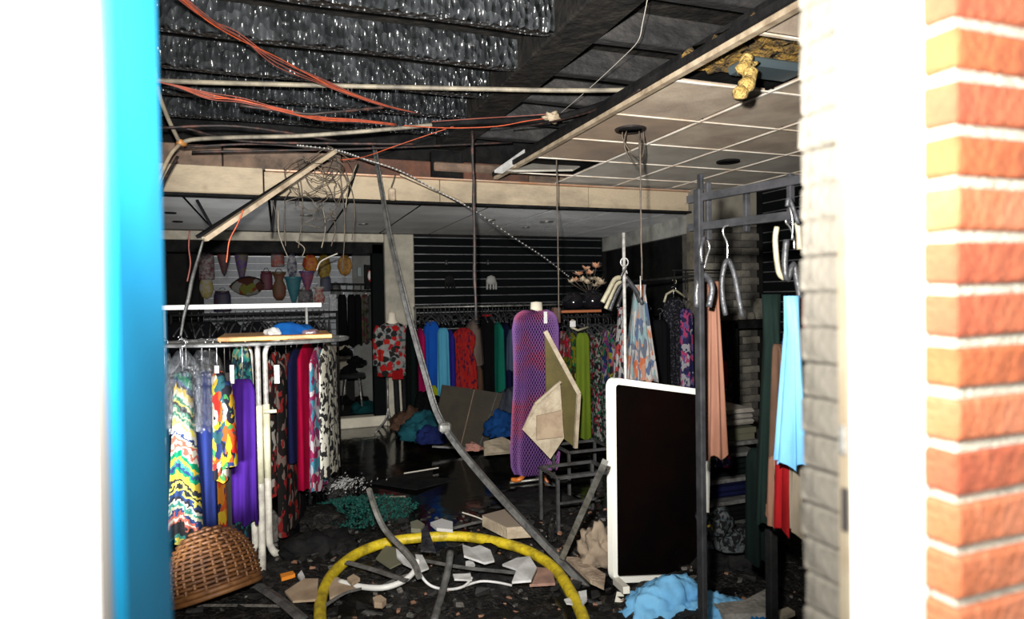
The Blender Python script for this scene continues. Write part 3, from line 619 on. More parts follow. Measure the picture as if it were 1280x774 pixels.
# ---- right middle rack (behind the tall silver pole)
G3 = 'clothes on the middle right rack'
r2 = P(725, 397, 5.6).z
t = thing('clothes_rail', 'short dark clothes rail under the black vase shelf', 'clothes rail', (3.2, 5.75, 0))
MB().tube([(2.55, 5.75, r2), (3.75, 5.75, r2)], .012, 8).build('rail', m_black, t)
for x in (2.56, 3.74): MB().tube([(x, 5.75, 0), (x, 5.75, r2)], .013, 8).build('upright', m_black, t)
rack_hangers(20, 2.6, 3.6, 5.75, r2, 'dark hanger crowded on the short rail under the vase shelf', 'dark hangers on the short rail', 2, (hm, hm2))
def mg(name, label, x0, x1, yt, yb, m, Y=5.7, **k): return garment(name, label, x0, x1, yt, yb, Y, m, rot=k.pop('rot', 0), edge=k.pop('edge', True), group=G3, hk=k.pop('hk', m_hblack), hh=.1, **k)
mg('top', 'red patterned top just right of the purple net dress', 699, 708, 414, 445, PAT('red_pink_print', [(.5, .01, .04), (.4, .02, .03), (.1, .05, .05), (.45, .3, .3)], 30, 'floral'))
mg('blouse', 'green and yellow printed blouse left of the lime jacket', 705, 722, 416, 500, f_gry)
mg('jacket', 'plain olive lime jacket with pointed shoulder on the middle rack', 718, 738, 416, 548, c_lgreen, Y=5.5, edge=False, rot=FACE, cat='jacket', hang=None, folds=2)
mg('dress', 'black, white and red floral dress right of the lime jacket', 732, 746, 416, 548, f_floralb)
mg('dress', 'black, white and green printed dress, second right of lime jacket', 743, 755, 414, 552, f_zig)
mg('dress', 'green and purple printed dress left of the silver pole', 750, 764, 412, 480, f_multi, Y=5.6)
mg('dress', 'black and grey dotted dress beside the silver pole', 760, 776, 408, 500, f_scarf2, Y=5.6)
t = thing('plastic_hanger', 'empty white hanger above the lime jacket', 'hanger', P(727, 412, 5.4))
q = MB(); hook(q, P(716, 412, 5.4), .006, .09); q.tube([P(714, 409, 5.4), P(722, 413, 5.4), P(735, 409, 5.4)], .012, 6); q.build('hanger_body', m_hcream, t)
for x, y, w_ in ((716, 405, 10),):
    MB().bevbox(P(x, y, 5.38)-Vector((.03, .005, .03)), P(x, y, 5.38)+Vector((.03, .005, .03)), .01).build('size_clip', m_paper, t)
# ---- far right rack
G4 = 'dark clothes on the right rear rack'
def rg(name, label, x0, x1, yt, yb, m, Y=4.6, **k): return garment(name, label, x0, x1, yt, yb, Y, m, rot=k.pop('rot', FACE), edge=k.pop('edge', False), group=G4, hk=k.pop('hk', m_hblack), hh=.11, **k)
rg('dress', 'black dress right of the orange and blue scarf dress', 812, 838, 400, 560, c_black, Y=4.7)
rg('dress', 'dark dotted navy dress with a pale hanger behind the white board', 826, 858, 372, 560, f_dots, Y=4.9, hk=m_hook)
rg('dress', 'navy, pink and white floral dress left of the black post', 848, 867, 386, 540, f_navyfl, Y=4.4, folds=2)
rg('dress', 'black plain dress behind the floral navy one', 800, 822, 396, 560, c_black, Y=5.0)
rg('top', 'magenta and navy top just right of the salmon garment', 898, 910, 452, 480, c_hotpink, Y=4.4, hang=False, cat='top')
rg('dress', 'navy and white print hem below the magenta top', 896, 912, 478, 560, f_navyfl, Y=4.4, hang=False)
t = thing('clothes_rail', 'black wire clothes rail at the right rear wall', 'clothes rail', (3.6, 4.8, 0))
p0 = P(790, 352, 5.1); p1 = P(870, 345, 4.5)
MB().tube([p0, p1], .012, 8).build('rail', m_black, t)
for p in (p0, p1): MB().tube([(p.x, p.y, 0), p], .014, 8).build('upright', m_black, t)
for k in range(3): MB().tube([P(843+k*14, 338, 4.75), P(843+k*14, 362, 4.75)], .006, 5).build('wire_bar', m_black, t)
MB().tube([P(840, 338, 4.75), P(915, 338, 4.6)], .007, 5).build('top_wire', m_black, t)
t = thing('plastic_hanger', 'dusty white hanger over the dark dotted dress', 'hanger', P(843, 365, 4.85))
q = MB(); hook(q, P(843, 363, 4.85), .004, .1); q.tube([P(830, 378, 4.85), P(833, 368, 4.85), P(843, 362, 4.85), P(856, 371, 4.85)], .011, 6); q.build('hanger_body', m_hcream, t)

# ================================================================== ROUND RACK
cx_, cy_ = -.13, T; zr = P(328, 426, T).z
t = thing('round_clothes_rack', 'round chrome clothes rack on a cream three tube post', 'clothes rack', (cx_, cy_, 0))
RR = .53; RY = .3
MB().tube([(cx_+RR*math.cos(a*math.pi/24), cy_+RY*math.sin(a*math.pi/24), zr) for a in range(49)], .012, 8, caps=False).build('ring_rail', m_greyprof, t)
q = MB()
for k in range(4):
    a = k*math.pi/2+.35; q.tube([(cx_, cy_, zr-.01), (cx_+RR*math.cos(a), cy_+RY*math.sin(a), zr)], .01, 6)
q.build('spoke', m_dullmetal, t)
for k, dx in enumerate((-.041, 0, .041)):
    dy = -.02 if k == 1 else .015
    top = smooth_path([(cx_+dx*3.2, cy_+dy, zr-.005), (cx_+dx*1.7, cy_+dy, zr-.02), (cx_+dx*1.05, cy_+dy, zr-.07), (cx_+dx, cy_+dy, zr-.16), (cx_+dx, cy_+dy, .95)], 5)
    MB().tube(top, .0155, 10).build('upper_tube', m_chrome, t)
    MB().tube([(cx_+dx, cy_+dy, .97), (cx_+dx, cy_+dy, .5)], .021, 10).build('cream_sleeve', m_creamleg, t)
    ft = smooth_path([(cx_+dx, cy_+dy, .52), (cx_+dx, cy_+dy, .16), (cx_+dx*1.2, cy_+dy*1.5, .09), (cx_+dx*1.8, cy_+dy*4-.02, .04), (cx_+dx*2.6, cy_+dy*8-.03, .01)], 5)
    MB().tube(ft, [.021]*10+[.021+(.004*i/10) for i in range(11)], 10).build('curved_foot', m_whiteleg, t)
q = MB().tube([(cx_-.1, cy_-.05, .93), (cx_-.03, cy_-.045, .93)], .011, 8); q.tube([(cx_+.03, cy_-.045, .935), (cx_+.1, cy_-.05, .935)], .011, 8); q.lathe([(.02, -.02), (.02, .02)], (cx_-.1, cy_-.05, .93), 10)
q.build('clamp_screw', m_creamleg, t)
# top board and things on it
tb = MB().bevbox((cx_-.2, cy_-.25, zr+.016), (cx_+.42, cy_+.25, zr+.04), .004).build('rack_board', m_wood, None, 'orange edged wooden board lying on top of the round rack', 'board')
def blob(c, rx, ry, rz_, m, name, label, cat, seed=0, rough=.18, flat=True, group=None, parent=None, sub=3, fine=.0):
    bm = bmesh.new(); bmesh.ops.create_icosphere(bm, subdivisions=sub, radius=1); rd = random.Random(seed)
    from mathutils import noise
    o_ = Vector((rd.uniform(0, 50), rd.uniform(0, 50), rd.uniform(0, 50)))
    q = MB(); vs = []
    for v in bm.verts:
        n = noise.noise(v.co*1.6+o_)*rough*2+noise.noise(v.co*4.5+o_)*rough*.9+(noise.noise(v.co*11+o_)*fine if fine else 0); p = v.co*(1+n)
        z = p.z*rz_
        if flat: z = max(z, -.12*rz_)
        vs.append(Vector((c[0]+p.x*rx, c[1]+p.y*ry, c[2]+z+(.12*rz_ if flat else 0))))
    bm.verts.index_update(); q.add(vs, [tuple(v.index for v in f.verts) for f in bm.faces], True); bm.free()
    return q.build(name, m, parent, label, cat, group)
c_ = P(364, 410, 4.1); c_.z = zr+.04
b0 = blob(c_, .12, .09, .065, cloth_m('bright_blue_bag', (.01, .17, .6), (.01, .1, .4)), 'plastic_bag', 'bright blue folded plastic bag on the wooden board', 'bag', 4)
blob((c_.x-.1, c_.y-.04, c_.z), .05, .05, .04, m_paper, 'paper_wad', 'small white paper wad left of the blue bag', 'paper', 5)
blob((c_.x+.1, c_.y-.04, c_.z), .06, .05, .025, M('dusky_film', (.15, .1, .12), .2), 'film_wad', 'dark crumpled film right of the blue bag', 'plastic film', 6)
# long bright shelf edge behind
t = thing('glass_shelf', 'long bright chrome edged shelf behind the round rack', 'shelf', (P(300, 382, 5.8).x, 5.8, 1.4))
a_ = P(150, 384, 5.8); b_ = P(402, 381, 5.8)
MB().bevbox((a_.x, 5.8, b_.z-.02), (b_.x, 5.815, b_.z+.018), .004).build('chrome_edge', M('bright_chrome_edge', (.95, .95, .95), .55, metal=0), t)
MB().box((a_.x, 5.815, b_.z-.004), (b_.x, 6.2, b_.z+.004)).build('shelf_plate', m_slatedge, t)
for x in (383,):
    p = P(x, 384, 5.83); MB().tube([p, (p.x, p.y, p.z-.3), (p.x, p.y, 0)], .012, 8).build('support', m_chrome, t)
p = P(205, 384, 5.83); MB().tube([p, (p.x, p.y, 0)], .012, 8).build('support', m_chrome, t)
# dark clothes rail behind with dusty black hangers
t = thing('clothes_rail', 'low dark rail crowded with dusty black hangers behind the round rack', 'clothes rail', (.0, 6.6, 0))
zl = P(330, 392, 6.6).z
MB().tube([(-.95, 6.6, zl), (.55, 6.6, zl)], .012, 8).build('rail', m_black, t)
for x in (-.94, .54): MB().tube([(x, 6.6, 0), (x, 6.6, zl)], .012, 8).build('upright', m_black, t)
rack_hangers(26, -.9, .5, 6.6, zl, 'dusty black hanger on the low rail behind the round rack', 'dusty hangers on the low rail', 5, (hm, hm2))
for k in range(6):
    garment('dress', 'black dress hanging on the low rail behind the round rack', 205+k*33, 240+k*33, 402, 560, 6.6, c_black, rot=0, edge=False, group='black clothes on the low rail', hang=False)

# ================================================================== MANNEQUINS
def torso_profile(): return [(.04, .60), (.045, .66), (.05, .58)]
m0 = P(492, 470, 7.75)
t = thing('mannequin', 'headless mannequin in a white red rose print top before the alcove', 'mannequin', (m0.x, m0.y, .0))
s_ = 1/ppm(490, 7.75)
cx0 = P(490, 400, 7.75)
def zz(y): return P(490, y, 7.75).z
MB().lathe([(.10, zz(412)), (.075, zz(404)), (.048, zz(399)), (.045, zz(391)), (.0, zz(390))], (cx0.x, 7.75, 0), 18, 1, .8).build('neck', m_mann, t)
MB().lathe([(.045*1, zz(402)), (.13, zz(406)), (.19, zz(413)), (.19, zz(425)), (.175, zz(440)), (.19, zz(458)), (.195, zz(469)), (.18, zz(470))], (cx0.x, 7.75, 0), 30, 1, .6).build('rose_print_top', f_rose, t)
for sg in (-1, 1):
    q = MB(); q.tube(smooth_path([(cx0.x+sg*.15, 7.75, zz(408)), (cx0.x+sg*.19, 7.74, zz(420)), (cx0.x+sg*.2, 7.7, zz(442)), (cx0.x+sg*.2, 7.68, zz(456))], 4), [.05, .05, .05, .048, .047, .046, .045, .045, .044, .044, .044, .045, .046], 10); q.build('sleeve', f_rose, t)
MB().tube([(cx0.x-.07, 7.75, zz(468)), (cx0.x-.07, 7.75, .14)], .013, 8).build('pole', m_dullmetal, t)
q = MB()
for k in range(4):
    a = k*math.pi/2+.5; q.tube(smooth_path([(cx0.x-.07, 7.75, .3), (cx0.x-.07+.04*math.cos(a), 7.75+.04*math.sin(a), .15), (cx0.x-.07+.2*math.cos(a), 7.75+.2*math.sin(a), .012)], 4), .012, 6)
q.build('foot', m_dullmetal, t)
for dx in (.03, .12): MB().tube(smooth_path([(cx0.x+dx, 7.75, zz(469)), (cx0.x+dx+.01, 7.75, zz(500)), (cx0.x+dx+.02, 7.74, .02)], 4), .035 if dx < .1 else .03, 8).build('black_leg', m_black, t)
MB().box((cx0.x-.03, 7.62, zz(473)), (cx0.x+.1, 7.65, zz(462))).build('red_patch', c_red, t)
# purple net dress
Y0 = 5.1; xc = 670
t = thing('mannequin', 'mannequin in a purple and red net dress in the middle of the shop', 'mannequin', (P(xc, 500, Y0).x, Y0, 0))
cp = P(668, 400, Y0)
def zq(y): return P(668, y, Y0).z
MB().lathe([(.11, zq(400)), (.08, zq(392)), (.055, zq(388)), (.05, zq(378)), (.0, zq(377))], (cp.x+.02, Y0, 0), 18, 1, .8).build('neck', m_mann, t)
prof = [(.06, 387), (.12, 389), (.165, 396), (.182, 410), (.178, 440), (.175, 480), (.185, 520), (.19, 560), (.18, 582), (.15, 592)]
m, nt, b = nodes('purple_red_knit'); b.inputs['Roughness'].default_value = .7
co = coord(nt); n = tex(nt, 'ShaderNodeTexNoise', 3.2, co, Detail=3)
nt.links.new(ramp(nt, n.outputs['Fac'], [(.36, (.1, .04, .17)), (.5, (.13, .045, .17)), (.6, (.19, .035, .09)), (.7, (.24, .025, .05))]), b.inputs['Base Color'])
m_knit = m
def dress_pt(a, y, off=0):
    for k in range(len(prof)-1):
        if prof[k][1] <= y <= prof[k+1][1]:
            f_ = (y-prof[k][1])/(prof[k+1][1]-prof[k][1]); r_ = prof[k][0]+(prof[k+1][0]-prof[k][0])*f_; break
    fold = .012*math.sin(7*a+y*.02)*max(0, (y-420)/160)
    lean = .0 if y < 430 else -(y-430)/160*.02
    return Vector((cp.x+.01+lean+(r_+off+fold)*math.cos(a)*1.12, Y0+(r_+off+fold)*math.sin(a)*.62, zq(y)))
q = MB(); NA = 40; ys = [387+i*(592-387)/34 for i in range(35)]
for y in ys:
    for k in range(NA): q.v.append(dress_pt(2*math.pi*k/NA, y, -.012))
for i in range(34):
    for k in range(NA): q.f.append((i*NA+k, i*NA+(k+1) % NA, (i+1)*NA+(k+1) % NA, (i+1)*NA+k)); q.sm.append(True)
q.build('purple_lining', cloth_m('dark_purple_lining', (.03, .012, .06)), t)
q = MB(); NA = 52; NR = 62                        # diagonal net
ys = [388+i*(591-388)/NR for i in range(NR+1)]
for i, y in enumerate(ys):
    for k in range(NA): q.v.append(dress_pt(2*math.pi*(k+.5*(i % 2))/NA, y, .004))
for i in range(0, NR-1):
    for k in range(NA):
        if i % 2 == 0: f_ = (i*NA+k, (i+1)*NA+k, (i+2)*NA+k, (i+1)*NA+(k-1) % NA)
        else: f_ = (i*NA+k, (i+1)*NA+(k+1) % NA, (i+2)*NA+k, (i+1)*NA+k)
        q.f.append(f_); q.sm.append(False)
net = q.build('net_dress', m_knit, t)
md = net.modifiers.new('wire', 'WIREFRAME'); md.thickness = .009; md.use_even_offset = False
tg = P(682, 397, 4.93); MB().bevbox(tg-Vector((.016, .002, .05)), tg+Vector((.016, .002, .05)), .002).build('price_tag', m_paper, t)
MB().tube([(cp.x+.03, Y0, .62), (cp.x+.03, Y0, .02)], .014, 8).build('pole', m_rustor, t)
MB().tube(smooth_path([P(640, 600, Y0), P(650, 599, Y0-.05), P(657, 590, Y0), P(660, 582, Y0)], 5), .02, 8).build('orange_leg', m_rustor, t)
MB().tube(smooth_path([P(681, 584, Y0), P(682, 598, Y0-.02), P(686, 608, Y0-.05)], 5), .02, 8).build('orange_leg', m_rustor, t)
MB().tube([(cp.x-.25, Y0, .02), (cp.x+.3, Y0, .02)], .012, 6).build('foot_bar', m_dullmetal, t)
MB().tube([(cp.x+.03, Y0-.25, .02), (cp.x+.03, Y0+.25, .02)], .012, 6).build('foot_bar', m_dullmetal, t)

# ================================================================== ALCOVE: hanging bags and goods
def bagprof(kind):
    return {'pennant': [(.01, -1), (.22, -.8), (.62, .2), (.8, .85), (.85, 1)], 'oval': [(.05, -1), (.6, -.8), (1, -.1), (.8, .6), (.4, 1)],
            'vase': [(.35, -1), (.7, -.7), (.8, -.1), (.45, .45), (.75, 1)], 'square': [(.85, -1), (.92, -.9), (.88, .6), (.7, 1)]}[kind]
BAGS = [(302, 334, 17, 36, 'pennant', (.1, .09, .03), (.08, .03, .2), 'olive pennant shaped bag with a purple rim'), (280, 328, 18, 30, 'pennant', (.02, .05, .06), (.2, .03, .03), 'dark teal tapering bag with red mouth'),
 (257, 330, 18, 34, 'square', (.12, .03, .04), (.3, .3, .3), 'maroon bag with a silver clasp at upper left'), (347, 322, 14, 20, 'square', (.3, .04, .02), (.2, .2, .2), 'small red orange square bag'),
 (365, 328, 12, 32, 'vase', (.03, .04, .1), (.4, .4, .4), 'blue black slim bag with silver beads'), (388, 330, 16, 20, 'oval', (.45, .2, .02), (.4, .03, .02), 'round yellow bag with red centre'),
 (405, 334, 14, 28, 'oval', (.3, .2, .02), (.15, .08, .01), 'oval gold coloured bag'), (431, 332, 15, 22, 'oval', (.5, .26, .06), (.3, .14, .03), 'amber glittering bag hanging alone on the right'),
 (258, 360, 14, 24, 'oval', (.35, .28, .05), (.4, .4, .38), 'yellow bag with a white lower part'), (278, 377, 18, 22, 'square', (.02, .03, .08), (.05, .02, .03), 'navy square bag in the lowest row'),
 (333, 351, 13, 20, 'square', (.12, .02, .05), (.1, .02, .03), 'plain maroon square bag in the middle'), (349, 358, 17, 30, 'vase', (.16, .05, .03), (.1, .06, .02), 'red brown bag with a draped strap'),
 (367, 364, 19, 30, 'pennant', (.02, .12, .14), (.02, .18, .24), 'teal pennant shaped bag'), (384, 352, 17, 22, 'pennant', (.3, .05, .06), (.08, .05, .18), 'red pennant bag with a purple lettered rim'),
 (382, 372, 16, 18, 'square', (.05, .04, .06), (.2, .2, .2), 'dark beaded bag in the lowest row'), (399, 370, 14, 19, 'vase', (.35, .06, .04), (.5, .45, .42), 'red and white speckled bag'),
 (407, 355, 12, 16, 'square', (.04, .05, .1), (.06, .06, .08), 'small dark blue bag under the gold oval one'), (420, 365, 12, 14, 'square', (.1, .11, .11), (.05, .05, .05), 'small framed grey picture bag beside black rack')]
for i, (x, y, w_, h, kd, c1, c2, lb) in enumerate(BAGS):
    Yb = 9.36-.05*(i % 2); c = P(x, y, Yb); k = 1/ppm(x, Yb); W = w_*k*.62; H = h*k*.58; c1 = tuple(v*.55 for v in c1); c2 = tuple(v*.5 for v in c2)
    t = thing('hanging_bag', lb+' on the alcove wall', 'bag', (c.x, c.y, c.z-H), 'bags on the alcove wall')
    pr = [(r_*W, z*H) for r_, z in bagprof(kd)]
    m = M('bag_cloth', c1, .6, col2=c2, scale=22, lo=.42, hi=.6, spec=.25)
    MB().lathe(pr, c, 16, 1, .45).build('pouch', m, t)
    MB().lathe([(pr[-1][0]*1.04, H*.86), (pr[-1][0]*1.08, H*1.03), (pr[-1][0]*.9, H*1.03)], c, 16, 1, .45).build('rim', M('bag_rim', c2, .4), t)
    MB().tube(smooth_path([(c.x-pr[-1][0]*.6, c.y, c.z+H), (c.x-pr[-1][0]*.3, c.y+.02, c.z+H+.04), (c.x, 9.46, c.z+H+.05), (c.x+pr[-1][0]*.3, c.y+.02, c.z+H+.04), (c.x+pr[-1][0]*.6, c.y, c.z+H)], 3), .004, 5).build('strap', m_hook if i % 3 == 0 else m_black, t)
# fish shaped big bag
c = P(308, 358, 9.3); k = 1/ppm(308, 9.3)
t = thing('fish_bag', 'large fish shaped bag in red and green on the alcove wall', 'bag', (c.x, c.y, c.z-.15), 'bags on the alcove wall')
pr = [(.01, -20), (5, -16), (10, -8), (12.5, 2), (10, 12), (4, 19), (.5, 22)]
MB().lathe([(r_*k, z*k) for r_, z in pr], c, 20, .4, 1, rot=Matrix.Rotation(math.pi/2, 3, 'Y') @ Matrix.Rotation(math.pi/2, 3, 'Z')).build('pouch', PAT('fish_print', [(.25, .06, .02), (.05, .06, .04), (.3, .3, .28), (.2, .22, .04), (.1, .03, .02)], 7, 'floral'), t)
MB().tube(smooth_path([P(288, 358, 9.25), P(298, 349, 9.22), P(310, 346, 9.22), P(324, 349, 9.25), P(330, 356, 9.27)], 4), .009, 6).build('rim', m_black, t)
# boxed red item
c = P(468, 346, 9.0); k = 1/ppm(468, 9.0)
t = thing('display_box', 'black display box holding a glossy red and silver bowl in the alcove', 'box', (c.x, c.y, c.z-.15))
q = MB(); W = 12*k; H = 15*k
q.box(c+Vector((-W, .06, -H)), c+Vector((W, .08, H))); q.box(c+Vector((-W, -.06, -H)), c+Vector((W, .08, -H+.015))); q.box(c+Vector((-W, -.06, -H)), c+Vector((-W+.015, .08, H))); q.box(c+Vector((W-.015, -.06, -H)), c+Vector((W, .08, H)))
q.build('box_shell', m_black, t)
MB().lathe([(.03, -8*k), (.08, -5*k), (.095, 1*k), (.08, 8*k), (.075, 8*k), (.085, 1*k), (.07, -4*k), (.02, -6*k)], c, 20, 1, .5, close=False).build('bowl', m_glassred, t)
MB().bevbox(P(449, 340, 9.4)-Vector((.03, .02, .07)), P(449, 340, 9.4)+Vector((.03, .02, .07)), .005).build('wall_bag', M('teal_black', (.02, .06, .07), .4), None, 'tiny dark teal purse left of the display box', 'bag')
# alcove black grid rack with trousers
t = thing('grid_rack', 'black wire grid rack with trousers in the alcove', 'clothes rack', P(445, 360, 8.75))
q = MB()
for y in (354.5, 362.5): q.tube([P(413, y, 8.75), P(478, y+1, 8.75)], .008, 6)
q.build('rail', m_black, t); q = MB()
for x in range(415, 480, 9): q.tube([P(x, 354, 8.75), P(x, 363, 8.75)], .006, 5)
q.build('cross_wire', m_black, t)
for k, (x0, x1, yb, m, lb) in enumerate(((421, 434, 432, c_black, 'left black trousers on the wire grid rack'), (433, 445, 432, c_black, 'middle black trousers on the wire grid rack'), (442, 452, 430, c_black, 'right black trousers on the wire grid rack'),
    (451, 461, 428, f_patch, 'dusky multicolour skirt on the wire grid rack'), (459, 470, 425, cloth_m('smoky_grey', (.07, .075, .075)), 'smoky grey top on the wire grid rack'), (467, 476, 420, c_brown, 'brown scarf at the right end of the wire grid rack'))):
    garment('trousers' if k < 3 else 'top', lb, x0, x1, 368, yb, 8.75, m, edge=False, cat='trousers' if k < 3 else 'top', group='clothes on the wire grid rack', hk=m_hook, hh=.05, folds=2)
def boxthing(name, label, cat, x0, x1, y0, y1, Y, d, m, lid=None, group=None):
    a_ = P(x0, y1, Y); b_ = P(x1, y0, Y); t = thing(name, label, cat, (a_.x, a_.y, a_.z), group)
    MB().bevbox((a_.x, Y, a_.z), (b_.x, Y+d, b_.z), .006).build('box_body', m, t)
    MB().bevbox((a_.x-.006, Y-.006, b_.z-.035), (b_.x+.006, Y+d+.006, b_.z+.003), .004).build('lid', lid or m, t); return t
m_dimbeige = M('sooty_beige', (.2, .17, .13), .8, col2=(.12, .1, .08), scale=4)
boxthing('storage_box', 'beige storage box at upper left of the alcove shelf', 'box', 411, 436, 432, 450, 8.8, .3, m_dimbeige)
boxthing('storage_box', 'wider sooty beige box below the upper beige one', 'box', 413, 437, 452, 474, 8.8, .3, M('sooty_beige_dark', (.13, .115, .09), .8))
boxthing('storage_box', 'pale grey carton beside the black stool in alcove', 'box', 414, 432, 476, 500, 8.8, .3, M('grey_carton', (.1, .095, .085), .8))
boxthing('storage_bin', 'dark grey plastic bin with a small label behind the mannequin', 'box', 489, 511, 472, 503, 8.7, .4, m_grey)
boxthing('shoe_box', 'white shoe box on the platform right of the mannequin', 'box', 491, 512, 504, 525, 8.36, .25, M('white_carton', (.38, .38, .36), .7))
boxthing('photo_box', 'grey patterned box hanging panel left of the trousers', 'box', 412, 420, 368, 398, 8.9, .05, M('grey_print', (.12, .13, .15), .6, col2=(.3, .3, .32), scale=30))
blob((P(458, 515, 8.5).x, 8.5, .13), .2, .15, .13, cloth_m('dusty_teal', (.01, .08, .09)), 'teal_bag', 'crumpled dusty teal plastic on the alcove platform', 'bag', 11, .25)
# black stool with clutter
t = thing('stool', 'black stool tipped among clutter in the alcove', 'stool', (P(440, 510, 8.6).x, 8.6, .12))
c = P(440, 470, 8.6)
MB().lathe([(.0, -.02), (.17, -.02), (.18, 0), (.17, .03), (.0, .035)], c, 20).build('seat', m_black, t)
for k in range(4):
    a = k*math.pi/2+.6; MB().tube([c+Vector((.13*math.cos(a), .13*math.sin(a), -.02)), Vector((c.x+.2*math.cos(a), c.y+.2*math.sin(a), .13))], .011, 6).build('leg', m_dullmetal if k % 2 else m_black, t)
for i, (x, y, r_) in enumerate(((430, 440, .1), (446, 452, .12), (436, 462, .1), (428, 500, .12), (452, 500, .1))):
    blob(P(x, y, 8.6)-Vector((0, 0, r_*.4)), r_, r_, r_*.8, c_black, 'black_bundle', 'scorched black cloth bundle heaped around the alcove stool', 'cloth', 20+i, .3, group='black bundles by the stool')
# little keyring things on the black wall
for x, y0, y1, m, lb in ((560, 322, 362, m_black, 'sooty black hook ornament on the left of the black slat wall'), (612, 345, 362, M('grey_cloth_orn', (.25, .25, .24), .7), 'small grey elephant shaped ornament hanging on the black slat wall')):
    c = P(x, (y0+y1)/2, 8.07); k = 1/ppm(x, 8.07)
    t = thing('wall_ornament', lb, 'ornament', c)
    q = MB(); q.tube([P(x-2, 325, 8.1), P(x-2, 331, 8.06)], .02, 8); q.build('hook_plate', m_hgrey, t)
    q = MB(); q.lathe([(0, 8*k), (5*k, 6*k), (7*k, 0), (5*k, -3*k), (0, -4*k)], P(x+2, y1-10, 8.07), 12, 1, .4)
    for dx in (-5, -1, 3, 6): q.tube([P(x+2+dx, y1-9, 8.07), P(x+2+dx, y1, 8.05)], .014, 6)
    q.build('figure', m, t)

# ================================================================== VASES, FLOWERS, SHELF
t = thing('wall_shelf', 'dark shelf with a burnt orange edge under the black vases', 'shelf', (P(735, 388, 5.7).x, 5.7, 1.4))
a_ = P(701, 389, 5.6); b_ = P(752, 387, 5.6)
MB().bevbox((a_.x, 5.6, b_.z-.025), (b_.x, 5.62, b_.z), .003).build('orange_edge', M('burnt_orange_edge', (.3, .1, .04), .5), t)
MB().box((a_.x, 5.62, b_.z-.02), (b_.x, 6.0, b_.z)).build('shelf_board', m_black, t)
MB().bevbox((a_.x-.07, 5.6, b_.z-.12), (a_.x, 5.66, b_.z+.03), .004).build('end_block', M('brown_block', (.08, .04, .03), .6), t)
zs = b_.z
def vase(x, Y, r_, h, label):
    c = P(x, 387, Y); c.z = zs; t = thing('vase', label, 'vase', c)
    MB().lathe([(r_*.5, 0), (r_*.9, h*.2), (r_, h*.5), (r_*.75, h*.8), (r_*.5, h*.93), (r_*.6, h), (r_*.5, h), (r_*.4, h*.9)], c, 24).build('body', M('glossy_black_glaze', (.006, .006, .008), .12, spec=.7), t)
    MB().lathe([(r_*.6, h*.97), (r_*.66, h), (r_*.6, h*1.03)], c, 24, close=False).build('rim', m_black, t)
vase(717, 5.75, .12, .17, 'left low glossy black vase on the dark shelf'); vase(741, 5.7, .13, .19, 'right glossy black vase with highlight on the dark shelf')
rd = random.Random(3)
t = thing('dried_flowers', 'dried cream and copper flowers standing over the black vases', 'flowers', P(737, 368, 5.7))
m_fc = M('dried_cream_petal', (.5, .42, .3), .7, col2=(.3, .22, .14), scale=20); m_fo = M('copper_petal', (.42, .17, .08), .5, col2=(.55, .4, .3), scale=20)
for x, y, m, n_ in ((724, 344, m_fo, 9), (733, 338, m_fo, 9), (745, 335, m_fo, 11), (738, 343, m_fo, 9), (728, 352, m_fc, 10), (719, 352, m_fo, 8), (741, 350, m_fc, 12), (748, 352, m_fc, 12), (751, 356, m_fc, 12), (734, 355, m_fc, 10), (714, 354, m_fc, 8), (744, 358, m_fc, 10)):
    c = P(x, y, 5.65+rd.uniform(-.06, .1)); q = MB()
    MB().tube(smooth_path([c, c.lerp(P(737, 366, 5.7), .5)+Vector((0, 0, -.01)), P(737, 368, 5.7)], 3), .003, 4).build('stem', m_wire, t)
    for k in range(n_):
        a = 2*math.pi*k/n_; tl = rd.uniform(.2, 1); L = rd.uniform(.045, .075)
        d_ = Vector((math.cos(a)*math.cos(tl), math.sin(a)*math.cos(tl), math.sin(tl))); s1 = d_.cross(Vector((0, 0, 1))).normalized()*.02
        q.add([c, c+d_*L*.6+s1, c+d_*L, c+d_*L*.6-s1, c+d_*L*.55-Vector((0, 0, .006))], [(0, 1, 4), (1, 2, 4), (2, 3, 4), (3, 0, 4), (0, 3, 2, 1)], False)
    q.build('blossom', m, t)

# ================================================================== SCARF DRESS ON SILVER POLE
Yp = 3.7
t = thing('display_pole', 'tall silver display pole with hook, behind the white framed board', 'pole', (P(780, 500, Yp).x, Yp, 0))
pt = P(779.5, 291, Yp); pb = Vector((pt.x, Yp, 0.02))
MB().tube([pt, pb], .011, 10).build('pole', m_chrome, t)
MB().lathe([(.16, 0), (.16, .012), (.03, .025), (.015, .05)], (pt.x, Yp, 0), 20).build('base_plate', m_dullmetal, t)
q = MB(); q.tube([P(779.5, 328, Yp)+Vector((.028*math.cos(a*math.pi/8), -.01, .028*math.sin(a*math.pi/8))) for a in range(17)], .0045, 6); q.tube([P(780, 330, Yp), P(784, 342, Yp)], .005, 6); q.build('hook_ring', m_chrome, t)
garment('scarf_dress', 'grey, orange and blue swirl print dress hanging from the silver pole', 776, 822, 356, 476, 3.78, f_scarf, cat='dress', hang=False, wtop=.38, folds=5, amp=.03, slope=.05)
garment('scarf', 'grey and red speckled scarf left of the swirl print dress', 766, 786, 384, 478, 3.85, f_scarf2, cat='scarf', hang=False, wtop=.3, folds=3, amp=.02)
def thick_hanger(name, label, pts, r, m, Y, hk=None, group=None):
    c = P(*pts[len(pts)//2], Y); t = thing(name, label, 'hanger', c, group)
    MB().tube(smooth_path([P(x, y, Y) for x, y in pts], 4), r, 8).build('hanger_body', m, t)
    if hk:
        MB().tube(smooth_path([P(x, y, Y) for x, y in hk], 4), .0035*Y/2, 6).build('hanger_hook', m_hook, t)
    return t
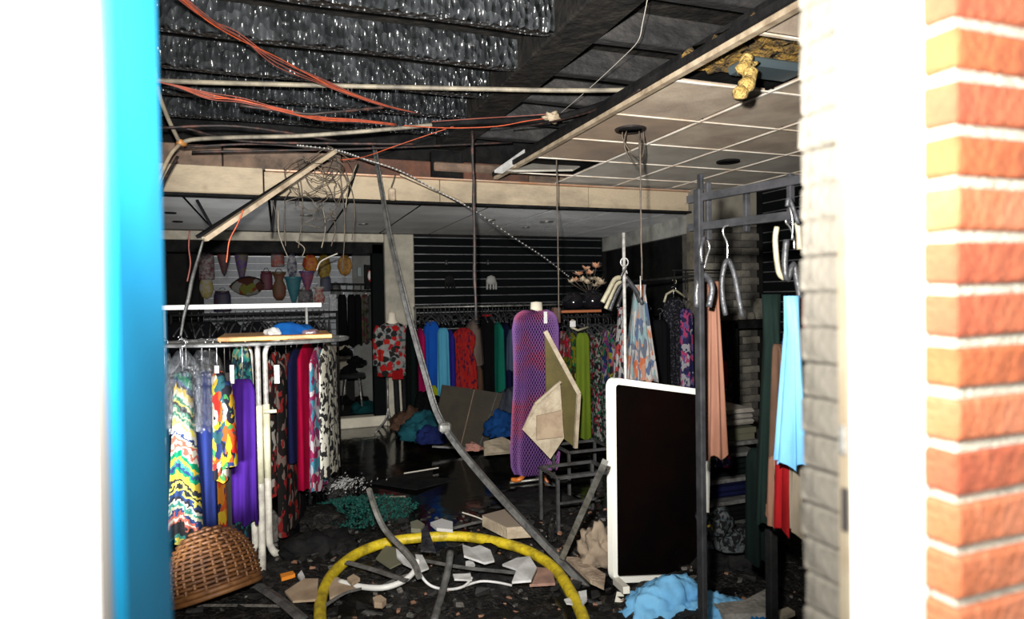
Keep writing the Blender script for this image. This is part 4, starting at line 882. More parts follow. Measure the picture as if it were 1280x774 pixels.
thick_hanger('plastic_hanger', 'cream plastic hanger tilted at left of the silver pole', [(753, 378), (760, 365), (768, 350), (775, 347)], .016, m_hcream, 3.6, [(775, 348), (779, 340), (783, 334)])
thick_hanger('plastic_hanger', 'second cream hanger tucked below the tilted one', [(757, 386), (763, 372), (770, 357), (776, 352)], .013, m_hcream, 3.66)
thick_hanger('plastic_hanger', 'clear grey hanger drooping on the left side of the pole', [(762, 388), (768, 372), (775, 358), (780, 350)], .014, m_hgrey, 3.72)
thick_hanger('plastic_hanger', 'dark grey hanger sloping down right of the pole', [(782, 346), (790, 356), (797, 366), (803, 380)], .014, m_hgrey, 3.7)
thick_hanger('plastic_hanger', 'black hanger over the top of the swirl print dress', [(772, 384), (777, 370), (784, 356), (793, 362), (799, 378)], .012, m_hblack, 3.74)

# ================================================================== NEAR RIGHT RACK
m_rackmetal = M('blackened_rack_metal', (.008, .0085, .01), .75, col2=(.022, .022, .025), scale=10, spec=.2)
t = thing('tall_display_rack', 'tall blackened display rack in the doorway with horizontal rails', 'clothes rack', (P(872, 500, 2.15).x, 2.15, 0))
def pv(x, y, Y): return P(x, y, Y)
c0 = pv(873, 260, 2.15)
MB().bevbox((c0.x-.012, 2.13, 0), (c0.x+.012, 2.17, pv(866, 236, 2.15).z), .004).build('post', m_rackmetal, t)
p = pv(879, 480, 2.25); MB().bevbox((p.x-.008, 2.24, 1.38), (p.x+.008, 2.27, pv(885, 218, 2.25).z), .003).build('post', m_rackmetal, t)
MB().bar(pv(862, 285, 2.2), pv(1003, 268, 1.75), .03, .03).build('rail', m_rackmetal, t)
MB().bar(pv(860, 250, 2.2), pv(1003, 224, 1.75), .02, .03).build('rail', m_rackmetal, t)
for x, y0, y1, Y in ((885, 228, 300, 2.14), (933, 232, 290, 1.98), (988, 217, 280, 1.8)):
    a_ = pv(x, y0, Y); b_ = pv(x, y1, Y); MB().bevbox((a_.x-.011, Y-.01, b_.z), (a_.x+.011, Y+.01, a_.z), .003).build('upright', m_rackmetal, t)
garment('top', 'salmon knitted garment with a brown stain on the tall rack', 871, 908, 352, 570, 2.35, c_salmon, cat='garment', hang=False, edge=False, wtop=.55, folds=3, amp=.014, slope=.12)
GH = 'grey hangers on the tall rack'; _th = thick_hanger
def thick_hanger(name, label, pts, r, *a): return _th(name, label, pts, r*.72, *a)
thick_hanger('plastic_hanger', 'sooty grey hanger over the salmon garment', [(871, 384), (871, 362), (876, 346), (884, 346), (890, 360), (886, 384)], .017, m_hgrey, 2.15, [(880, 336), (884, 320), (887, 310), (884, 300), (877, 297), (873, 303)], GH)
thick_hanger('plastic_hanger', 'sooty grey hanger in the middle of the tall rack holding nothing', [(907, 394), (903, 370), (903, 345), (909, 325), (917, 340), (923, 370), (928, 396)], .013, m_hgrey, 2.0, [(909, 325), (909, 305), (904, 292), (905, 284), (911, 282)], GH)
thick_hanger('metal_clip', 'dark metal clip beside the curled hook on the tall rack', [(880, 296), (876, 312), (878, 330)], .012, m_hblack, 2.12, None, GH)
thick_hanger('plastic_hanger', 'cream hanger arm at left of the blue shirt', [(971, 284), (969, 300), (971, 325), (974, 342), (980, 348)], .013, m_hcream, 1.8, [(986, 270), (982, 277), (988, 285), (992, 298), (993, 312)], GH)
thick_hanger('plastic_hanger', 'cream hanger arm beside the doorway edge', [(996, 278), (998, 290), (999, 312)], .013, m_hcream, 1.78, None, GH)
thick_hanger('plastic_hanger', 'black hanger above the light blue shirt', [(983, 300), (981, 330), (984, 350), (992, 330), (996, 350), (1000, 372)], .014, m_hgrey, 1.76, [(990, 300), (991, 280), (988, 262), (984, 256)], GH)
thick_hanger('plastic_hanger', 'sooty hanger hook tangle at the top right of the rack', [(984, 258), (986, 248), (992, 262), (998, 280)], .01, m_hgrey, 1.74, None, GH)
GR = 'clothes on the tall doorway rack'
garment('coat', 'bottle green long coat left of the light blue shirt', 940, 988, 368, 655, 2.05, c_bottle, cat='coat', hang=False, edge=False, wtop=.5, folds=3, amp=.012, slope=.2, group=GR)
garment('shirt', 'dusty brown long shirt behind the green coat', 962, 982, 430, 640, 2.0, c_brown, cat='shirt', hang=False, wtop=.7, folds=2, group=GR)
garment('shirt', 'light blue shirt hanging nearest the doorway edge', 970, 1009, 370, 580, 1.7, m_lightblue, cat='shirt', hang=False, wtop=.45, folds=3, amp=.01, slope=.12, group=GR)
garment('scarf', 'red scarf beside the doorway edge above the blue shirt', 992, 1010, 372, 440, 1.8, c_red, cat='scarf', hang=False, folds=2, group=GR)
garment('top', 'dark blue top showing behind the blue shirt at doorway edge', 998, 1012, 430, 575, 1.85, c_navy2, cat='top', hang=False, folds=2, group=GR)
garment('dress', 'red garment hanging below the light blue shirt', 971, 990, 540, 662, 1.85, c_red, cat='garment', hang=False, wtop=1, folds=2, group=GR)
garment('top', 'dusty pink sleeve left of the red garment', 961, 975, 570, 652, 1.95, c_pink, cat='garment', hang=False, folds=2, group=GR)
garment('top', 'cream garment between the red garment and doorway edge', 985, 1002, 572, 664, 1.8, c_cream, cat='garment', hang=False, folds=2, group=GR)
garment('coat', 'black long coat behind the bottle green coat', 930, 965, 560, 700, 2.3, c_dkgreen, cat='coat', hang=False, folds=3, group=GR)

# ---- shelves with folded clothes, right
t = thing('shelf_unit', 'black metal shelf unit with folded clothes at the right', 'shelf', (P(920, 600, 3.3).x, 3.3, 0))
x0 = P(882, 560, 3.3).x; x1 = P(950, 560, 3.3).x
for y in (556, 570, 601, 629, 660):
    z = P(915, y, 3.3).z; MB().bevbox((x0, 3.3, z-.012), (x1, 3.7, z+.012), .003).build('shelf_board', m_greyprof, t)
for x in (x0, x1): 
    for y in (3.31, 3.69): MB().bevbox((x-.012, y-.01, 0), (x+.012, y+.01, P(915, 540, 3.3).z), .002).build('post', m_black, t)
def folded(x0_, x1_, yb, h, Y, m, label, group='folded clothes on the right shelves'):
    a_ = P(x0_, yb, Y); b_ = P(x1_, yb, Y); t = thing('folded_garment', label, 'folded clothes', (a_.x, Y, a_.z), group)
    n_ = 3
    for k in range(n_):
        q = MB(); q.bevbox((a_.x+random.uniform(0, .01), Y+random.uniform(0, .02), a_.z+h*k/n_+.002), (b_.x-random.uniform(0, .01), Y+.3, a_.z+h*(k+1)/n_), h/n_*.4, jit=.003); q.build('fold', m, t)
folded(886, 946, 600, .1, 3.32, c_dkgreen, 'dark folded garments on the second shelf from top')
folded(886, 944, 628, .11, 3.32, c_navy2, 'folded navy garments on the third shelf')
folded(886, 944, 659, .09, 3.32, c_black, 'folded black garments on the lowest lit shelf')
folded(906, 946, 534, .1, 3.32, M('grey_felt', (.16, .15, .13), .8, col2=(.1, .09, .08), scale=5), 'grey folded sweaters on top of the shelf unit')
boxthing('crate', 'dark olive crate under the grey sweaters', 'box', 908, 944, 534, 554, 3.34, .3, M('olive_crate', (.05, .05, .03), .7))
blob(P(905, 572, 3.2)-Vector((0, 0, .05)), .06, .05, .05, f_navyfl, 'scarf_ball', 'small red, white and blue scarf bundled by the shelf', 'scarf', 31, .25)
for k, (x, y) in enumerate(((895, 645), (910, 665), (924, 666))):
    blob(P(x, y, 2.9)-Vector((0, 0, .08)), .1, .09, .1, PAT('grey_leaf_print', [(.01, .01, .012), (.12, .13, .14), (.01, .01, .01), (.06, .08, .09)], 40, 'floral') if k == 0 else bpy.data.materials['grey_leaf_print'], 'printed_bundle', ['upper left grey leaf print bundle below the shelves', 'middle grey leaf print bundle beside a gold buckle', 'right grey leaf print bundle below the shelves'][k], 'cloth', 40+k, .25, group='grey leaf print bundles')
q = MB(); q.tube([P(884, 658, 2.75), P(890, 657, 2.75), P(891, 664, 2.75)], .007, 6); q.build('gold_buckle', m_gold, None, 'small gold buckle right of the white framed board', 'buckle')
# upper black shelf frame by brick column
t = thing('black_shelf', 'empty black shelf frame in front of the grey brick column', 'shelf', (P(925, 450, 4.9).x, 4.9, 0))
a_ = P(902, 404, 4.9); b_ = P(962, 404, 4.9)
MB().bevbox((a_.x, 4.9, a_.z-.06), (b_.x, 4.96, a_.z+.02), .004).build('cross_board', m_black, t)
MB().bevbox((a_.x, 4.96, a_.z-.03), (b_.x, 5.28, a_.z), .003).build('shelf_board', m_black, t)
for x in (904, 919, 958): p = P(x, 405, 4.92); MB().bevbox((p.x-.022, 4.9, 0), (p.x+.022, 4.95, a_.z), .004).build('post', m_black, t)
for x, w_, h, lb in ((928, .05, .1, 'grey jar standing left on the black shelf frame'), (950, .07, .2, 'sooty grey bag standing right on the black shelf frame'), (938, .05, .07, 'dark low dish on the black shelf frame')):
    c = P(x, 402, 5.05); c.z = a_.z+.0205; MB().lathe([(w_*.9, 0), (w_, h*.2), (w_*.9, h*.7), (w_*.6, h), (w_*.3, h)], c, 14).build('jar', m_sootbrick[2], None, lb, 'jar')

# ================================================================== WHITE FRAMED BOARD
TL = P(759, 471, 3.05); BL = P(762, 727, 3.05); TR = P(885, 488, 3.2); BR = P(880, 722, 3.2)
t = thing('framed_board', 'upright black board in a rounded white frame leaning at the front right', 'display board', (BL.x, BL.y, BL.z))
ux = (TR-TL).normalized(); uz = (TL-BL).normalized(); un = ux.cross(uz).normalized()
W = ((TR-TL).length+(BR-BL).length)/2; H = (TL-BL).length
def fp(x, z, n=0): return BL+ux*(x/W)*W+uz*z+un*n+ (Vector((0, 0, 0)))
def quadp(u_, v_, n=0): return (BL.lerp(BR, u_)).lerp(TL.lerp(TR, u_), v_)+un*n
def rr(inset, n=0):
    rad = .055; pts = []
    for (cu, cv, a0) in ((1, 1, 0), (0, 1, 90), (0, 0, 180), (1, 0, 270)):
        for k in range(6):
            a = math.radians(a0+k*18); r_ = max(rad-inset, .012)
            du = (rad if inset < rad else inset)*1; x = (W-rad if cu else rad)+r_*math.cos(a); z = (H-rad if cv else rad)+r_*math.sin(a)
            pts.append(quadp(x/W, z/H, n))
    return pts
q = MB(); o_ = rr(0, -.012); i_ = rr(.034, -.012); o2 = rr(0, .03); i2 = rr(.034, .03); n_ = len(o_)
q.v = o_+i_+o2+i2
for k in range(n_):
    k2 = (k+1) % n_
    for f_ in ((k, k2, n_+k2, n_+k), (2*n_+k, 3*n_+k, 3*n_+k2, 2*n_+k2), (k, 2*n_+k, 2*n_+k2, k2), (n_+k, n_+k2, 3*n_+k2, 3*n_+k)): q.f.append(f_); q.sm.append(False)
q.build('white_frame', M('white_plastic_frame', (.74, .74, .68), .35), t)
q = MB(); i_ = rr(.03, .0); q.prism(i_, un*.02); q.build('board_face', m_screen, t)
q = MB(); q.bar(P(770, 726, 3.02), P(783, 738, 2.85), .035, .035); q.bar(P(776, 742, 2.95), P(770, 772, 2.85), .04, .02); q.build('broken_foot', M('cream_foot', (.55, .53, .46), .6), t)

# ================================================================== BOARDS, CARD, PANELS IN THE MIDDLE
def plate(name, label, cat, pts, th, m, group=None, bev=False, parts=None):
    """pts: (x, y, Y) corner pixels with depth"""
    ps = [P(*p) for p in pts]; n = (ps[1]-ps[0]).cross(ps[2]-ps[0]).normalized()
    if n.y < 0: n = -n
    q = MB(); q.prism(ps, n*th)
    if parts:
        c = sum(ps, Vector())/len(ps); t = thing(name, label, cat, (c.x, c.y, min(p.z for p in ps)), group); q.build('panel', m, t); parts(t, ps, n); return t
    return q.build(name, m, None, label, cat, group)
def edgeparts(t, ps, n):
    MB().bar(ps[0]-n*.005, ps[1]-n*.005, .035, .035).build('cream_edge', m_insul, t); MB().bar(ps[1]-n*.005, ps[2]-n*.005, .03, .03).build('cream_edge', m_insul, t)
plate('canvas_panel', 'olive canvas panel with a cream edge leaning on the net dress', 'panel', [(681, 414, 4.75), (723, 492, 4.7), (719, 560, 4.7), (704, 548, 4.72), (683, 500, 4.76)], .02, m_olive, parts=edgeparts)
def foldparts(t, ps, n):
    MB().bar(ps[0]+Vector((0, -.01, 0)), ps[1]+Vector((0, -.01, 0)), .02, .02).build('pale_batten', m_insul, t)
    p = [P(671, 520, 4.58), P(703, 513, 4.55), P(704, 546, 4.55), P(671, 550, 4.58)]; MB().prism(p, (0, .01, 0)).build('tan_patch', m_card, t)
plate('torn_cardboard', 'beige torn cardboard leaning against the purple net dress', 'cardboard', [(668, 505, 4.62), (700, 477, 4.6), (705, 548, 4.6), (688, 574, 4.62), (653, 537, 4.66)], .012, m_insul, parts=foldparts)
def seam(t, ps, n):
    a_ = ps[0].lerp(ps[1], .52)-n*.006; b_ = ps[3].lerp(ps[2], .52)-n*.006; MB().bar(a_, b_, .01, .006).build('seam', m_beam2, t)
    a_ = ps[0].lerp(ps[1], .9)-n*.006; b_ = ps[3].lerp(ps[2], .86)-n*.006; MB().bar(a_, b_, .014, .006).build('side_piping', m_greyprof, t)
    MB().bar(ps[3]-n*.004, ps[2]-n*.004, .02, .02).build('lower_piping', m_greyprof, t)
plate('leather_panel', 'dark olive leather panel standing crooked before the back rack', 'panel', [(553, 481, 6.45), (629, 492, 6.35), (607, 562, 6.3), (540, 558, 6.4)], .05, m_khaki, parts=seam)
# heaps behind
from mathutils import noise
def crump(name, label, c, rx, ry, rz_, m, seed, cat='cloth', sub=5, K=1):
    bm = bmesh.new(); bmesh.ops.create_icosphere(bm, subdivisions=sub, radius=1); r2_ = random.Random(seed); o_ = Vector([r2_.uniform(0, 40) for _ in range(3)]); q = MB(); vs = []
    for v in bm.verts:
        w_ = v.co+Vector((noise.noise(v.co*2+o_), noise.noise(v.co*2+o_*3), noise.noise(v.co*2-o_)))*.5
        n1 = noise.noise(v.co*1.5+o_)*.5; rg_ = 1-abs(noise.noise(w_*2.6+o_*2))*4; rg2 = 1-abs(noise.noise(w_*5.5+o_))*3.5; rg3 = 1-abs(noise.noise(w_*12+o_))*3
        p = v.co*(1+K*(n1+.16*rg_+.1*rg2+.04*rg3)); z = max(p.z, -.3)*rz_
        vs.append(Vector((c[0]+p.x*rx, c[1]+p.y*ry, c[2]+z)))
    bm.verts.index_update(); q.add(vs, [tuple(v.index for v in f.verts) for f in bm.faces], True); bm.free(); return q.build(name, m, None, label, cat)
def heap(x, y, Y, r_, h, m, name, label, cat, seed, group=None, ry=None):
    c = P(x, y, Y); return crump(name, label, (c.x, c.y, max(.0, c.z)+h*.25), r_*.85, (ry or r_)*.85, h*.85, m, seed, cat, 4)
heap(530, 548, 6.3, .22, .2, c_tealc, 'cloth_heap', 'teal cloth heaped left of the dark leather panel', 'cloth', 51)
heap(512, 535, 6.9, .2, .17, c_brown, 'cloth_heap', 'brown and red cloth heap beside the mannequin foot', 'cloth', 52)
heap(540, 552, 6.1, .15, .12, c_navy, 'cloth_heap', 'dark blue cloth at the foot of the leather panel', 'cloth', 53)
heap(630, 542, 6.0, .2, .18, c_blue3, 'cloth_heap', 'strong blue cloth heap between leather panel and net dress', 'cloth', 54)
heap(636, 520, 6.6, .2, .25, cloth_m('grey_blue', (.07, .08, .11)), 'cloth_heap', 'grey blue cloth behind the strong blue heap', 'cloth', 55)
plate('cardboard_sheet', 'curled beige cardboard sheet in front of the blue heap', 'cardboard', [(605, 552, 5.6), (628, 546, 5.8), (642, 553, 5.8), (641, 566, 5.5), (606, 569, 5.4)], .01, m_insul)
heap(592, 562, 5.5, .08, .05, M('pink_scrap', (.2, .09, .07), .9), 'scrap', 'pink scrap on the floor right of the leather panel', 'scrap', 56)
heap(533, 515, 7.0, .16, .2, c_black, 'black_bundle', 'black bundle behind the slanting rail at the back', 'cloth', 57)
plate('floor_panel', 'thin wet black panel lying in the puddle behind the sequins', 'panel', [(460, 603, 5.6), (545, 585, 5.9), (600, 592, 5.6), (520, 612, 5.2)], .008, m_black)
# grey tube table frames
m_darksteel = M('dark_steel_tube', (.05, .05, .052), .6, col2=(.02, .02, .02), scale=12, spec=.25)
def tframe(label, x0, x1, y0, y1, Y, d):
    a_ = P(x0, y0, Y); b_ = P(x1, y0, Y); t = thing('metal_table_frame', label, 'table frame', (a_.x, Y, 0)); z = a_.z; r_ = .011
    for (p_, q_) in (((a_.x, Y), (b_.x, Y)), ((b_.x, Y), (b_.x, Y+d)), ((b_.x, Y+d), (a_.x, Y+d)), ((a_.x, Y+d), (a_.x, Y))): MB().bar((p_[0], p_[1], z), (q_[0], q_[1], z), .02, .02).build('top_rail', m_darksteel, t)
    for x, y in ((a_.x, Y), (b_.x, Y), (a_.x, Y+d), (b_.x, Y+d)): MB().bar((x, y, 0), (x, y, z), .02, .02).build('leg', m_darksteel, t)
    MB().bar((a_.x, Y, z*.55), (b_.x, Y, z*.55), .014, .014).build('stretcher', m_darksteel, t)
tframe('front grey metal table frame left of the white framed board', 697, 765, 598, 690, 3.9, .3)
tframe('rear grey metal table frame under the hanging floral dresses', 711, 765, 566, 640, 4.5, .3)

# ================================================================== CEILING WRECKAGE
def wire(name, label, cat, pts, r, m, sm=5, n=6, group=None, m2=None):
    ps = smooth_path([P(*p) for p in pts], sm); return MB().tube(ps, r, n).build(name, m, None, label, cat, group)
wire('conduit', 'straight cream conduit across the charred roof joists', 'pipe', [(150, 99, 4.1), (195, 101, 4.05), (330, 105, 3.95), (500, 109, 3.8), (700, 113, 3.5), (800, 112, 3.35)], .014, m_pipe, 4, 8)
t = thing('broken_conduit', 'sagging pale conduit broken at a joint left of the beam', 'pipe', P(228, 178, 4.6))
MB().tube(smooth_path([P(*p) for p in ((228, 178, 4.6), (245, 174, 4.6), (300, 171.5, 4.55), (370, 170, 4.5), (430, 166, 4.45), (490, 161, 4.4), (560, 154, 4.4))], 5), .014, 8).build('pipe_run', m_pipe, t)
MB().tube(smooth_path([P(*p) for p in ((192, 80, 4.2), (198, 115, 4.3), (210, 148, 4.45), (225, 179, 4.6))], 5), .013, 8).build('pipe_drop', m_pipe, t)
MB().tube(smooth_path([P(*p) for p in ((226, 179, 4.6), (214, 192, 4.5), (203, 214, 4.4), (192, 240, 4.3))], 5), .012, 8).build('pipe_end', m_profile, t)
MB().tube([P(222, 177, 4.58), P(231, 180, 4.62)], .022, 8).build('coupling', m_wood, t)
wire('hose_cable', 'black charred cable bundle running from the conduit to the tile edge', 'cable', [(540, 157, 4.4), (590, 152, 4.35), (640, 151, 4.3), (695, 147, 4.2), (760, 128, 3.9), (800, 108, 3.4)], .022, m_black)
t = thing('orange_cable_bundle', 'upper pink orange cable bundle running down from the roof', 'cable', P(350, 70, 3.4))
for k in range(5):
    o_ = (k-2)*2.6; w1 = 3*math.sin(k*2.1); w2 = 3*math.cos(k*1.7); pts = [(222+o_, -6, 2.9), (262+o_*1.2+w1, 26+o_*.6, 3.1), (300+o_, 47+o_-w2, 3.3), (345+o_*.5-w1, 75+o_+w2, 3.5), (400, 101+o_*.7, 3.7), (440, 118+o_*.4, 3.8), (485, 133+o_*.2, 3.95), (525, 142, 4.1)]
    MB().tube(smooth_path([P(*p) for p in pts], 4), .0026, 5).build('strand', m_orange if k == 2 else m_salmoncable, t)
t = thing('orange_cable_bundle', 'lower bright orange cable bundle under the straight conduit', 'cable', P(330, 135, 3.9))
for k in range(5):
    o_ = (k-2)*2.0; pts = [(190, 101, 3.8), (222, 108+o_*.3, 3.8), (262, 120+o_, 3.8), (300, 126+o_*math.cos(k*1.3), 3.85), (345, 136+o_*.5, 3.9), (400, 148+o_*.6, 4.0), (450, 151+o_*.4, 4.1), (495, 156+o_*.3, 4.2)]
    MB().tube(smooth_path([P(*p) for p in pts], 4), .003, 5).build('strand', m_orange if k % 2 else m_salmoncable, t)
t = thing('orange_cable_bundle', 'two orange cables along the black bundle above the beam', 'cable', P(600, 155, 4.3))
for k, pts in enumerate([[(505, 157, 4.3), (560, 160, 4.3), (620, 158, 4.25), (660, 151, 4.2), (692, 147, 4.15)], [(540, 152, 4.35), (600, 148, 4.3), (650, 145, 4.25), (695, 142, 4.15)]]):
    MB().tube(smooth_path([P(*p) for p in pts], 5), .004, 5).build('strand', m_orange if k == 0 else m_salmoncable, t)
blob(P(690, 141, 4.15)-Vector((0, 0, .03)), .05, .04, .04, m_profile, 'burnt_connector', 'burnt cream cable connector at the end of the orange cables', 'connector', 61, .4, flat=False)
wire('thin_wire', 'single orange wire looping from beam to cable bundle', 'wire', [(425, 200, 4.9), (455, 196, 4.8), (490, 184, 4.6), (525, 172, 4.5), (570, 157, 4.4)], .0028, m_orange)
wire('thin_wire', 'thin pale wire falling from the roof towards the tile edge', 'wire', [(810, -5, 2.5), (803, 30, 2.65), (797, 52, 2.75), (775, 75, 3.0), (745, 103, 3.35), (720, 125, 3.7), (700, 142, 4.05)], .0018, m_whitewire)
for i, pts in enumerate([[(230, 184, 4.9), (330, 180, 4.9), (420, 190, 5), (470, 205, 5.1)], [(240, 190, 5.0), (350, 188, 5), (450, 186, 5), (640, 178, 5.1)], [(200, 160, 4.4), (300, 158, 4.4), (420, 176, 4.6)], [(300, 132, 3.9), (380, 142, 3.95), (405, 141, 3.95), (450, 137, 4.0), (480, 134, 4.05)], [(640, 160, 4.4), (700, 150, 3.9), (765, 131, 3.2), (800, 112, 2.85)], [(232, 160, 4.5), (300, 176, 4.7), (400, 179, 4.8), (520, 180, 4.8)]]):
    wire('black_cable', ['sooty black cable lowest above the beam, ending at fallen rail', 'long black cable just above the beam running to the tile edge', 'black cable dipping behind the pipe joint at left', 'short black cable beside the lower orange bundle', 'thin black cable rising to the tile ceiling edge', 'black cable sagging from the broken conduit joint'][i], 'cable', pts, .009 if i != 4 else .006, m_rust, group='black cables under the roof')
t = thing('cable_tray_edge', 'blackened metal strip lying along the edge of tile ceiling', 'metal strip', P(800, 115, 3.1))
MB().bar(P(770, 137, 3.33), P(832, 92, 2.85), .03, .012).build('strip', m_dullmetal, t); MB().bar(P(724, 158, 3.9), P(768, 136, 3.4), .03, .02).build('charred_lump', m_charbeam, t)
# fallen profiles
t = thing('fallen_ceiling_profile', 'scorched cream ceiling profile hanging diagonally from the beam', 'ceiling profile', P(255, 300, 4.0))
a_ = P(418, 189, 4.9); b_ = P(256, 299, 4.3)
MB().bar(a_, b_, .045, .03).build('cream_face', m_profile, t); MB().bar(P(405, 196, 4.95), P(248, 296, 4.35), .05, .02).build('black_back', m_black, t)
t = thing('hanging_duct', 'dark grey crushed strip hanging behind the round rack hangers', 'metal strip', P(235, 380, 4.2))
MB().tube(smooth_path([P(254, 300, 4.3), P(247, 325, 4.3), P(240, 350, 4.25), P(236, 372, 4.22), P(230, 395, 4.2), P(226, 420, 4.2)], 4), [.012, .014, .016, .018, .018, .02, .02, .021, .021, .022, .022, .022, .022, .021, .02, .019, .018, .017, .016, .015, .01][:21], 6, flat=.5).build('strip', m_greyprof, t)
wire('dark_cable', 'charred cable hanging along the blue door edge', 'cable', [(222, 196, 4.5), (206, 225, 4.4), (199, 250, 4.3), (196, 275, 4.3), (190, 300, 4.3)], .01, m_rust)
wire('red_cable', 'thin red wire dropping past the fallen profile', 'wire', [(304, 262, 4.3), (297, 280, 4.3), (287, 300, 4.3), (284, 320, 4.3), (283, 328, 4.3)], .004, m_orange)
wire('red_cable', 'thin pink wire hanging at far left of the alcove', 'wire', [(237, 288, 5.6), (236, 310, 5.6), (238, 330, 5.6), (234, 352, 5.6)], .006, m_salmoncable)
# long ceiling rail
pts = [(467, 182, 5.25), (476, 235, 5.15), (487, 295, 5.0), (500, 350, 4.85), (513, 402, 4.7), (530, 462, 4.5), (546, 515, 4.35), (568, 552, 4.2), (600, 592, 4.0), (640, 637, 3.7), (700, 700, 3.35), (757, 757, 3.05)]
ps = smooth_path([P(*p) for p in pts], 4)
t = thing('fallen_rail', 'long grey ceiling rail slanting from the beam down to the floor', 'ceiling rail', ps[-1])
MB().tube(ps, [.014+.012*min(1, i/28) for i in range(len(ps))], 4, smooth=False).build('rail', m_greyprof, t)
MB().tube([p+Vector((.016, -.01, 0)) for p in ps], .006, 5).build('rail_lip', m_dullmetal, t)
k_ = ps[26]; MB().bevbox(k_-Vector((.04, .04, .035)), k_+Vector((.04, .03, .035)), .015).build('coupling', m_dullmetal, t)
# silver perforated strip
pts = [(372, 182, 4.9), (420, 188, 4.95), (455, 199, 5.0), (500, 214, 5.0), (545, 238, 5.05), (590, 262, 5.1), (640, 296, 5.6), (680, 322, 6.0), (712, 347, 6.4)]
ps = smooth_path([P(*p) for p in pts], 5)
t = thing('perforated_strip', 'silver perforated strip sagging diagonally across the beam', 'metal strip', ps[20])
MB().tube(ps, .010, 5, flat=.4).build('strip', m_dullmetal, t)
q = MB()
for i in range(len(ps)-1):
    for k in range(2):
        p = ps[i].lerp(ps[i+1], k/2); q.bevbox(p+Vector((-.006, -.016, -.006)), p+Vector((.006, -.006, .006)), .003)
q.build('studs', m_chrome, t, kind='stuff')
wire('thin_batten', 'brown batten parallel under the perforated strip', 'batten', [(500, 218, 5.1), (540, 236, 5.1), (580, 254, 5.1)], .009, m_profile)
# hanging rods
for x, y0, y1, Y, r_, m, lb in ((590.5, 158, 400, 4.7, .013, m_rust, 'charred rusty rod hanging from the roof left of the net dress'), (695.5, 178, 402, 4.6, .006, m_wire, 'thin black rod hanging from the ceiling tile edge'), (800, 172, 350, 3.4, .006, m_wire, 'thin dark rod hanging below the ceiling tile hole')):
    a_ = P(x, y0, Y); b_ = P(x, y1, Y); b_.x = a_.x; q = MB(); n_ = 14
    pp = [a_.lerp(b_, i/n_)+Vector((random.uniform(-.4, .4)*r_, 0, 0)) for i in range(n_+1)]
    q.tube(pp, [r_*random.uniform(.75, 1.2) for _ in pp], 6); q.build('hanging_rod', m, None, lb, 'rod')
p = P(800, 346, 3.4); MB().tube([P(800.5, 345, 3.4), P(801, 372, 3.4)], .004, 5).build('rod_tip', m_chrome, None, 'short bright wire tip below the thin dark rod', 'wire')
# open ceiling socket with looped wires
c = PZ(788, 162, 2.645)
t = thing('open_light_hole', 'open round ceiling hole with dangling wires in a scorched tile', 'light', c)
MB().lathe([(.075, -.004), (.095, -.006), (.1, .003), (.075, .006)], c, 24, close=False).build('ring', m_rust, t)
MB().lathe([(0, -.0), (.08, -.001), (.08, .01), (0, .01)], c, 20).build('dark_cavity', m_black, t)
for pts in ([(783, 164), (780, 180), (786, 196), (796, 206), (803, 196), (805, 178), (804, 164)], [(799, 164), (799, 185), (800, 210)], [(778, 165), (779, 175), (790, 192), (800, 198)]):
    MB().tube(smooth_path([P(x, y, c.y) for x, y in pts], 4), .0045, 5).build('dangling_wire', m_wire, t)
# small hanging black bracket
wire('hook_wire', 'small black bracket on the tile ceiling edge', 'bracket', [(851, 66, 2.6), (850, 74, 2.6), (847, 84, 2.6)], .006, m_black)
# transformer on beam
t = thing('hanging_transformer', 'small burnt transformer box dangling in front of the beam', 'transformer', P(490, 243, 5.2))
MB().bevbox(P(490, 243, 5.2)-Vector((.03, .02, .05)), P(490, 243, 5.2)+Vector((.03, .02, .05)), .012).build('box', m_profile, t)
MB().tube(smooth_path([P(494, 218, 5.2), P(492, 226, 5.2), P(489, 234, 5.2)], 4), .006, 5).build('lead', m_wire, t)
# tangled wires
rd = random.Random(9); t = thing('wire_tangle', 'tangle of thin burnt wires hanging in front of the beam', 'wires', P(395, 240, 4.9))
loops = [(412, 212, 22, 20), (396, 205, 20, 22), (380, 220, 22, 20), (402, 232, 26, 20), (388, 246, 28, 22), (376, 262, 20, 16), (410, 252, 18, 26), (398, 270, 24, 14), (420, 225, 10, 26), (366, 250, 12, 20)]
for i in range(15):
    cx, cy, a, b = loops[i % len(loops)]; ph = rd.uniform(0, 6); Yw = rd.uniform(4.7, 5.15); ks = rd.uniform(.6, 1.35); sp = rd.choice((.9, 1.3, 2)); pts = []
    for k in range(11):
        q_ = ph+k*sp*math.pi/10; pts.append((cx+rd.uniform(-4, 4)+a*ks*math.cos(q_), cy+rd.uniform(-3, 3)+b*ks*math.sin(q_), Yw+rd.uniform(-.05, .05)))
    MB().tube(smooth_path([P(*p) for p in pts], 4), .0035, 4).build('wire', m_wire, t)
for i, (x0, y0, x1, y1) in enumerate(((348, 262, 360, 322), (372, 200, 373, 310), (356, 258, 357, 308), (403, 258, 402, 310), (425, 215, 428, 340), (431, 210, 440, 300), (446, 205, 432, 260), (412, 260, 414, 308), (340, 250, 344, 290), (368, 300, 378, 320))):
    mx_ = (x0+x1)/2+rd.uniform(-8, 8); my = (y0+y1)/2; Yw = rd.uniform(4.8, 5.2)
    MB().tube(smooth_path([P(x0, y0, Yw), P(mx_, my, Yw), P(x1, y1, Yw)], 5), .004, 4).build('hanging_end', m_wire if i % 3 else m_pipe, t)
wire('curved_wire', 'pale curved wire in front of the gold bags', 'wire', [(396, 338, 6.5), (400, 328, 6.5), (410, 322, 6.5), (422, 317, 6.5)], .007, m_whitewire)
